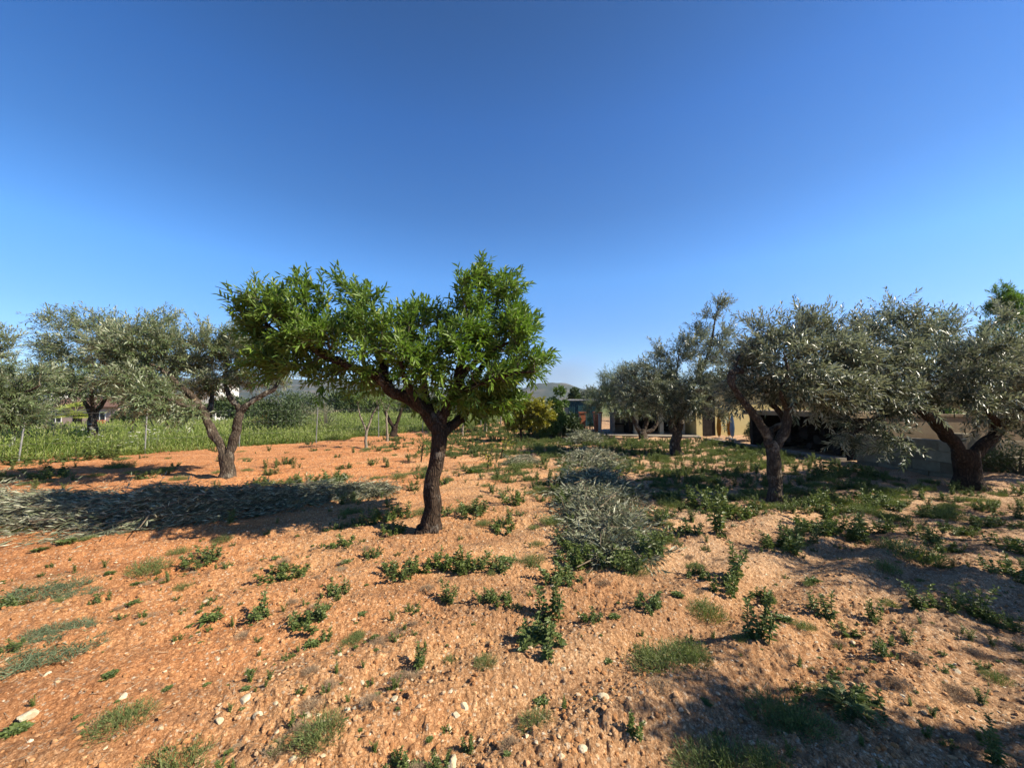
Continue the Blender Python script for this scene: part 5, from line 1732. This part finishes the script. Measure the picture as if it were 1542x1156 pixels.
p = pt(118, 640, 44)
house('house', 'low pinkish house with tiled roof behind the fan palm', (p[0], 44, float(low_h(p[0], 44))), 8.5, 6, 2.75, 'pink', 'roof_tile', 0, True, ((-3.2, -2.0, 1.0, 2.1), (1.8, 3.0, 1.0, 2.1)), ((-.6, .4, 2.1),), True)
p = pt(308, 640, 60)
house('house', 'tall white flat roofed house glimpsed through the left olive', (p[0], 60, float(low_h(p[0], 60))), 3.2, 5, 6.6, 'plaster', 'plaster', 0, False, ((-1.1, -.4, 4.2, 5.3), (-1.1, -.4, 1.0, 2.1)), ((.3, 1.2, 2.1),))
p = pt(243, 640, 56)
house('house', 'small salmon house with brown roof left of the tall white one', (p[0], 56, float(low_h(p[0], 56))), 5.5, 5, 3.4, 'tan_wall', 'roof_tile', .1, True, ((-1.6, -.6, 1.0, 2.0), (.8, 1.8, 1.0, 2.0)), (), False)
p = pt(40, 640, 70)
house('house', 'far white house with tiled roof among trees at the left edge', (p[0], 70, float(low_h(p[0], 70))), 9, 7, 5.0, 'plaster', 'roof_tile', -.1, True, ((-3, -2, 3.2, 4.3), (1, 2, 3.2, 4.3), (-3, -2, .9, 2.0)), (), True)
# garden wall and red box near the palm
mb = MB()
p0, p1 = pt(58, 640, 29), pt(136, 640, 29)
fw = frame((p0[0], 29), (1, 0))
z = float(low_h(p0[0], 29))
obox(mb, fw, 0, p1[0] - p0[0], 0, .2, z - .3, z + .75)
obox(mb, fw, -.03, p1[0] - p0[0] + .03, -.03, .23, z + .753, z + .83)
tag(mb.build('garden_wall', [M['tan_wall']]), 'low tan garden wall beneath the fan palm', 'wall')
p = pt(149, 634, 28)
bx_ = thing('storage_box', 'small red plastic box beside the garden wall', 'box', (p[0], 28, float(low_h(p[0], 28))))
mb = MB()
hz = p[2] - bx_.location[2]
mb.box((-.26, -.18, 0), (.26, .18, hz))
mb.build('body', [M['red_plastic']], bx_)
mb = MB()
mb.box((-.28, -.2, hz + .002), (.28, .2, hz + .07))
mb.build('lid', [M['red_plastic']], bx_)


# yellow house at right of centre with its dark porch
def yellow_house():
    o = np.array(gp(948, 655))
    A = np.array([4.6, 21.6])
    B = np.array([12.6, 17.2 + 2.9])
    o = np.array([6.3, 20.2])
    r = thing('yellow_house', 'low yellow rendered house with a dark open porch behind the olives', 'house', (o[0], o[1], 0))
    fl = (np.zeros(3), np.array([1.0, 0, 0]), np.array([0, 1.0, 0]))
    z0 = -.3
    H = 2.2
    mb = MB()
    W = 2.9     # porch stretch
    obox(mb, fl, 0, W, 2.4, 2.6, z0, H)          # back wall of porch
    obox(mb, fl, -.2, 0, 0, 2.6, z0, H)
    mb.build('wall', [M['dark']], r)  # porch shade put into the wall colour
    mb = MB()
    obox(mb, fl, W, W + 5.5, -.9, -.7, 2.0, H)
    obox(mb, fl, W + .95, W + 5.5, -.9, -.7, z0, 1.998)
    obox(mb, fl, W, W + .2, -.698, 2.6, z0, H)
    obox(mb, fl, W, W + .3, -.9, -.702, z0, 1.998)
    mb.build('wall', [M['yellow_wall']], r)
    mb = MB()
    obox(mb, fl, W + .302, W + .948, -.86, -.78, z0, 1.99)
    d = mb.build('door', [M['dark']], r)
    mb = MB()
    obox(mb, fl, W + .84, W + .89, -.92, -.865, .95, 1.1)
    mb.build('handle', [M['galv']], d)
    for u in (.0, 1.3, 2.4):
        mb = MB()
        obox(mb, fl, u, u + .2, -.3, -.1, z0, 1.85)
        obox(mb, fl, u - .03, u + .23, -.33, -.07, 1.75, 1.849)
        mb.build('pillar', [M['cream']], r)
    mb = MB()
    obox(mb, fl, -.25, W - .003, -.34, 2.6, 1.852, 1.98)
    obox(mb, fl, -.25, W + 5.7, -1.1, 3.2, H + .003, H + .15)
    mb.build('roof', [M['tan_wall']], r)
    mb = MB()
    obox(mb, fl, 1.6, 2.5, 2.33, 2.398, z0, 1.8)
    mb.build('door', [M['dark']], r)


yellow_house()


# paved terrace edge
def terrace():
    mb = MB()
    P = [(3.2, 19.6), (8.9, 18.2), (9.3, 19.2), (9.3, 22.0), (3.2, 24.0)]
    n = len(P)
    V = [(x, y, -.2) for x, y in P] + [(x, y, .05) for x, y in P]
    mb.add(V[n:] + [V[n]], [np.array([(0, 1, 2, 3)]), np.array([(0, 3, 4)])])
    mb.add(V, [np.array([(i, (i + 1) % n, n + (i + 1) % n, n + i) for i in range(n)])])
    tag(mb.build('terrace_pavement', [M['concrete']]), kind='structure')


terrace()


# woodstore: low roofed shelter along the right, dark inside
def woodstore():
    o = np.array([9.55, 11.1])
    d = np.array([-.35, 3.6])
    fr_ = frame((0, 0), d)
    L = 3.7
    r = thing('woodstore', 'low woodstore with a light topped roof beam and pitch dark inside', 'shed', (o[0], o[1], 0))
    z0 = -.25
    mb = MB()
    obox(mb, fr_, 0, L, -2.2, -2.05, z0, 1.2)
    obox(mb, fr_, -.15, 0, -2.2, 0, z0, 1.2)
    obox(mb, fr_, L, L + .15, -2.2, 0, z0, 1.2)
    mb.build('wall', [M['dark']], r)  # near-black walls stand in for the deep shade inside
    mb = MB()
    obox(mb, fr_, -.3, L + .3, -2.4, .18, 1.203, 1.36)
    mb.build('roof', [M['tan_wall']], r)
    mb = MB()
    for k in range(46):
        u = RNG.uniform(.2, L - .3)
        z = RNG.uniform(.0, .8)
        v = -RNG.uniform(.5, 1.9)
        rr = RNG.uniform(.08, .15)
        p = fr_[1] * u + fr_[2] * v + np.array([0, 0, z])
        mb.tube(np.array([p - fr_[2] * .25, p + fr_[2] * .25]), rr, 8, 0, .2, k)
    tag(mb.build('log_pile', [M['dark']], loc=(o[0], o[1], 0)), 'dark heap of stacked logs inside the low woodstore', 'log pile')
    mb = MB()
    obox(mb, fr_, -.3, L + 2.2, .3, .52, z0, .10)
    tag(mb.build('kerb', [M['concrete']], loc=(o[0], o[1], 0)), kind='structure')


woodstore()


def blocks(mb, fr_, u0, u1, v0, v1, z0, rows, bh, bl, gap=.008, skip=0.0):
    for i in range(rows):
        u = u0 - (bl / 2 if i % 2 else 0)
        while u < u1 - .02:
            a, b_ = max(u, u0), min(u + bl * RNG.uniform(.92, 1.06), u1)
            if b_ - a > .06:
                j = RNG.uniform(0, .02)
                obox(mb, fr_, a + gap / 2, b_ - gap / 2, v0 + j, v1 - j, z0 + i * bh + gap, z0 + (i + 1) * bh, 0, RNG.random())
            u = b_ if b_ > a else u + bl


# limestone block wall beside the big olive, running away from the camera
p_near, p_far = np.array(gp(1442, 724)), np.array(gp(1288, 697))
fw = frame((0, 0), p_far - p_near)
L = np.linalg.norm(p_far - p_near)
mb = MB()
z = float(low_h(*p_near)) - .12
blocks(mb, fw, 0, L, -.28, 0, z, 4, .235, .58)
bw = mb.build('block_wall', [M['block']], loc=(p_near[0], p_near[1], 0))
tag(bw, 'waist high wall of pale limestone blocks left of the big forked olive', 'wall')
# tan wall behind
mb = MB()
w0 = pt(1335, 690, 10.6)
w1 = pt(1640, 690, 10.2)
fw2 = frame((0, 0), (w1 - w0)[:2])
L2 = np.linalg.norm((w1 - w0)[:2])
obox(mb, fw2, 0, L2, 0, .22, -.3, 1.25, 0, .4)
obox(mb, fw2, -.03, L2, -.03, .25, 1.253, 1.32, 0, .6)
tw_ = mb.build('tan_wall', [M['tan_wall']], loc=(w0[0], w0[1], 0))
tag(tw_, 'plain tan rendered wall behind the big forked olive', 'wall')
# loose big blocks stacked right of the big olive
for (px, py, Y, ww, hh, lab) in ((1492, 690, 9.6, .9, .42, 'large pale limestone block on the ground right of the big olive trunk'), (1540, 690, 9.5, .95, .42, 'large grey limestone block on the ground at the right edge'),
                                 (1505, 667, 9.7, .8, .36, 'large pale limestone block lying on the ground block right of the trunk'), (1450, 668, 9.9, .5, .95, 'upright sunlit stone slab seen through the fork of the big olive')):
    p = pt(px, py, Y)
    zb = {.42: -.1, .36: .325, .95: -.1}[hh]
    mb = MB()
    V0 = []
    q = .025
    mb.box((-ww / 2, -.2, 0), (ww / 2, .2, hh), 0, RNG.random())
    o = mb.build('limestone_block', [M['block']], loc=(p[0], Y, zb))
    bv = o.modifiers.new('bevel', 'BEVEL')
    bv.width = .02
    bv.segments = 2
    o.rotation_euler = (0, 0, RNG.normal(0, .06))
    tag(o, lab, 'stone block', 'limestone blocks by the big olive')
clump_bush('bush', 'dark shaded shrub at the right edge behind the big olive trunk', 'bush', 1535, 715, 672, 42, 8.9, 'bush', 2000, .07, .35, 8)

# teal shed with white roof edge
p0, p1 = pt(856, 640, 27), pt(897, 640, 27)
r = thing('teal_shed', 'dark teal sheet metal shed with a white roof edge', 'shed', (p0[0], 27, 0))
w = p1[0] - p0[0]
ht = pt(870, 603, 27)[2]
mb = MB()
nr = 26
for i in range(nr):      # corrugated front
    a, b_ = w * i / nr, w * (i + 1) / nr
    mb.box((a + .001, -.03 if i % 2 else 0, -.3), (b_ - .001, 2.2, ht))
mb.build('wall', [M['teal']], r)
mb = MB()
mb.box((-.12, -.16, ht + .003), (w + .12, 2.4, ht + .10))
mb.build('roof', [M['galv_pale']], r)
mb = MB()
mb.box((w * .35, -.07, -.1), (w * .7, -.035, ht * .82))
d = mb.build('door', [M['teal']], r)
mb = MB()
mb.box((w * .38, -.1, ht * .4), (w * .40, -.072, ht * .48))
mb.build('handle', [M['galv']], d)

# two terracotta planters
for px, wpx, lab in ((877, 9, 'left one of two square terracotta planters before the teal shed'), (900, 11, 'right one of two square terracotta planters, beside the grey post')):
    p = pt(px, 640, 21.5)
    r = thing('planter', lab, 'planter', (p[0], 21.5, float(low_h(p[0], 21.5))), 0, 'terracotta planters by the terrace')
    hh = pt(px, 622, 21.5)[2] - r.location[2]
    a = wpx * 21.5 / F_PX / 2
    mb = MB()
    V = [(-a * .8, -a * .8, 0), (a * .8, -a * .8, 0), (a * .8, a * .8, 0), (-a * .8, a * .8, 0), (-a, -a, hh), (a, -a, hh), (a, a, hh), (-a, a, hh)]
    mb.add(V, np.array([(0, 3, 2, 1), (4, 5, 6, 7), (0, 1, 5, 4), (1, 2, 6, 5), (2, 3, 7, 6), (3, 0, 4, 7)]))
    mb.build('pot', [M['terracotta']], r)
    mb = MB()
    for q in ((-a - .03, -a - .03, a + .03, -a + .05), (-a - .03, a - .05, a + .03, a + .03), (-a - .03, -a + .053, -a + .05, a - .053), (a - .05, -a + .053, a + .03, a - .053)):
        mb.box((q[0], q[1], hh + .002), (q[2], q[3], hh + .08))
    mb.build('rim', [M['terracotta']], r)
clump_bush('bush', 'yellow green tufted plant between the two terracotta planters', 'bush', 888, 640, 622, 7, 22.2, 'bush_green', 500, .10, .2, 4)

# grey post and masonry barbecue on the terrace
p = pt(903, 645, 20.6)
mb = MB()
mb.tube(np.array([(0, 0, -.2), (0, 0, pt(903, 624, 20.6)[2])]), .07, 9)
mb.tube(np.array([(0, 0, pt(903, 624, 20.6)[2] + .002), (0, 0, pt(903, 624, 20.6)[2] + .05)]), .10, 9)
tag(mb.build('post', [M['galv']], loc=(p[0], 20.6, 0)), 'short grey post standing right of the terracotta planters', 'post')
p = pt(933, 645, 20.9)
r = thing('barbecue', 'grey masonry barbecue with a black opening on the terrace', 'barbecue', (p[0], 20.9, .05))
mb = MB()
mb.box((-.45, -.3, 0), (-.33, .3, 1.0))
mb.box((.33, -.3, 0), (.45, .3, 1.0))
mb.box((-.329, .2, 0), (.329, .3, 1.0))
mb.box((-.48, -.33, 1.002), (.48, .33, 1.10))
mb.build('body', [M['concrete']], r)
mb = MB()
mb.box((-.328, -.25, .45), (.328, .198, .5))
mb.build('grate', [M['dark']], r)

# folded parasols and a cloth by the yellow wall
for px, Y, mt, lab in ((1083, 17.6, 'orange_cloth', 'folded orange parasol by the dark doorway'), (1098, 17.9, 'orange_cloth', 'second folded orange parasol, nearer the yellow wall'), (1103, 17.3, 'blue_cloth', 'folded pale blue parasol at the foot of the yellow wall')):
    p = pt(px, 660, Y)
    r = thing('parasol', lab, 'parasol', (p[0], Y, float(low_h(p[0], Y))), 0, 'folded parasols by the yellow wall')
    mb = MB()
    mb.tube(np.array([(0, 0, 0), (0, 0, 1.25)]), .02, 7)
    mb.tube(np.array([(0, 0, -.02), (0, 0, .05)]), [.16, .15], 12)
    mb.build('pole', [M['galv']], r)
    mb = MB()
    a = np.arange(16) * 2 * PI / 16
    rows = []
    for z_, rr in ((.15, .05), (.5, .085), (.85, .06), (1.2, .02)):
        rad = rr * (1 + .25 * np.cos(a * 8))
        rows.append(np.stack([rad * np.cos(a), rad * np.sin(a), np.full(16, z_)], 1))
    V = np.concatenate(rows)
    i = np.arange(3)[:, None] * 16
    j = np.arange(16)[None]
    mb.add(V, [np.stack([i + j, i + (j + 1) % 16, i + 16 + (j + 1) % 16, i + 16 + j], -1).reshape(-1, 4)])
    mb.build('canopy', [M[mt]], r)


# ------------------------------------------------------------------ hills
def hill(name, d0, d1, a0, a1, prof, seed, na=260, nr=26):
    """a ridge between bearings A0..A1 (deg) whose crest height follows PROF(bearing) as an elevation angle in deg"""
    A = np.linspace(a0, a1, na)
    R = np.linspace(d0, d1, nr)
    AA, RR = np.meshgrid(np.radians(A), R, indexing='xy')
    crest = np.interp(np.degrees(AA), *prof)
    t = (RR - d0) / (d1 - d0)
    X, Y = RR * np.sin(AA), RR * np.cos(AA)
    edge = sstep(0, .08, (np.degrees(AA) - a0) / (a1 - a0)) * sstep(0, .08, (a1 - np.degrees(AA)) / (a1 - a0))
    shape = np.sin(np.clip(t * 1.18, 0, 1) * PI / 2) * np.where(t > .85, 1 - (t - .85) * 2.5, 1)
    rough = fbm(X * .006, Y * .006, 6, seed)
    Z = np.tan(np.radians(crest)) * (d0 + .85 * (d1 - d0)) * shape * edge * (1 + .30 * rough) + 8 * fbm(X * .03, Y * .03, 4, seed + 3) * t - 3.5
    V = np.stack([X.ravel(), Y.ravel(), Z.ravel()], 1)
    i = np.arange(nr - 1)[:, None] * na
    j = np.arange(na - 1)[None]
    Q = np.stack([i + j, i + j + 1, i + na + j + 1, i + na + j], -1).reshape(-1, 4)
    mb = MB()
    mb.add(V, [Q])
    tag(mb.build(name, [M['hill']], smooth=True), kind='structure')


hill('hills', 1500, 2300, -64, 1, ([-64, -56, -48, -42, -36, -31, -26, -20, -14, -9, -4, 1], [2.2, 2.5, 2.5, 2.9, 2.8, 3.3, 3.0, 3.1, 2.6, 2.2, 1.8, .5]), 601, 420, 40)
hill('hill', 1200, 1700, -3, 18, ([-3, -.5, 1.5, 4, 6, 8, 10, 13, 18], [.3, 1.6, 2.4, 3.1, 3.2, 3.0, 2.3, 1.6, .6]), 611, 200, 30)
hill('hills', 1900, 2700, 6, 64, ([6, 12, 20, 30, 45, 64], [2.4, 2.2, 1.8, 1.6, 1.6, 1.2]), 621, 300, 26)


# ------------------------------------------------------------------ air
def haze():
    m, nt, out = new_mat('hazy_air')
    v = nt.nodes.new('ShaderNodeVolumePrincipled')
    v.inputs['Color'].default_value = (.80, .88, 1.0, 1)
    v.inputs['Density'].default_value = .00015
    v.inputs['Anisotropy'].default_value = .3
    nt.links.new(v.outputs[0], out.inputs['Volume'])
    mb = MB()
    mb.box((-4400, -4400, -12), (4400, 4400, 190))
    o = mb.build('haze', [m])
    tag(o, kind='stuff')


haze()
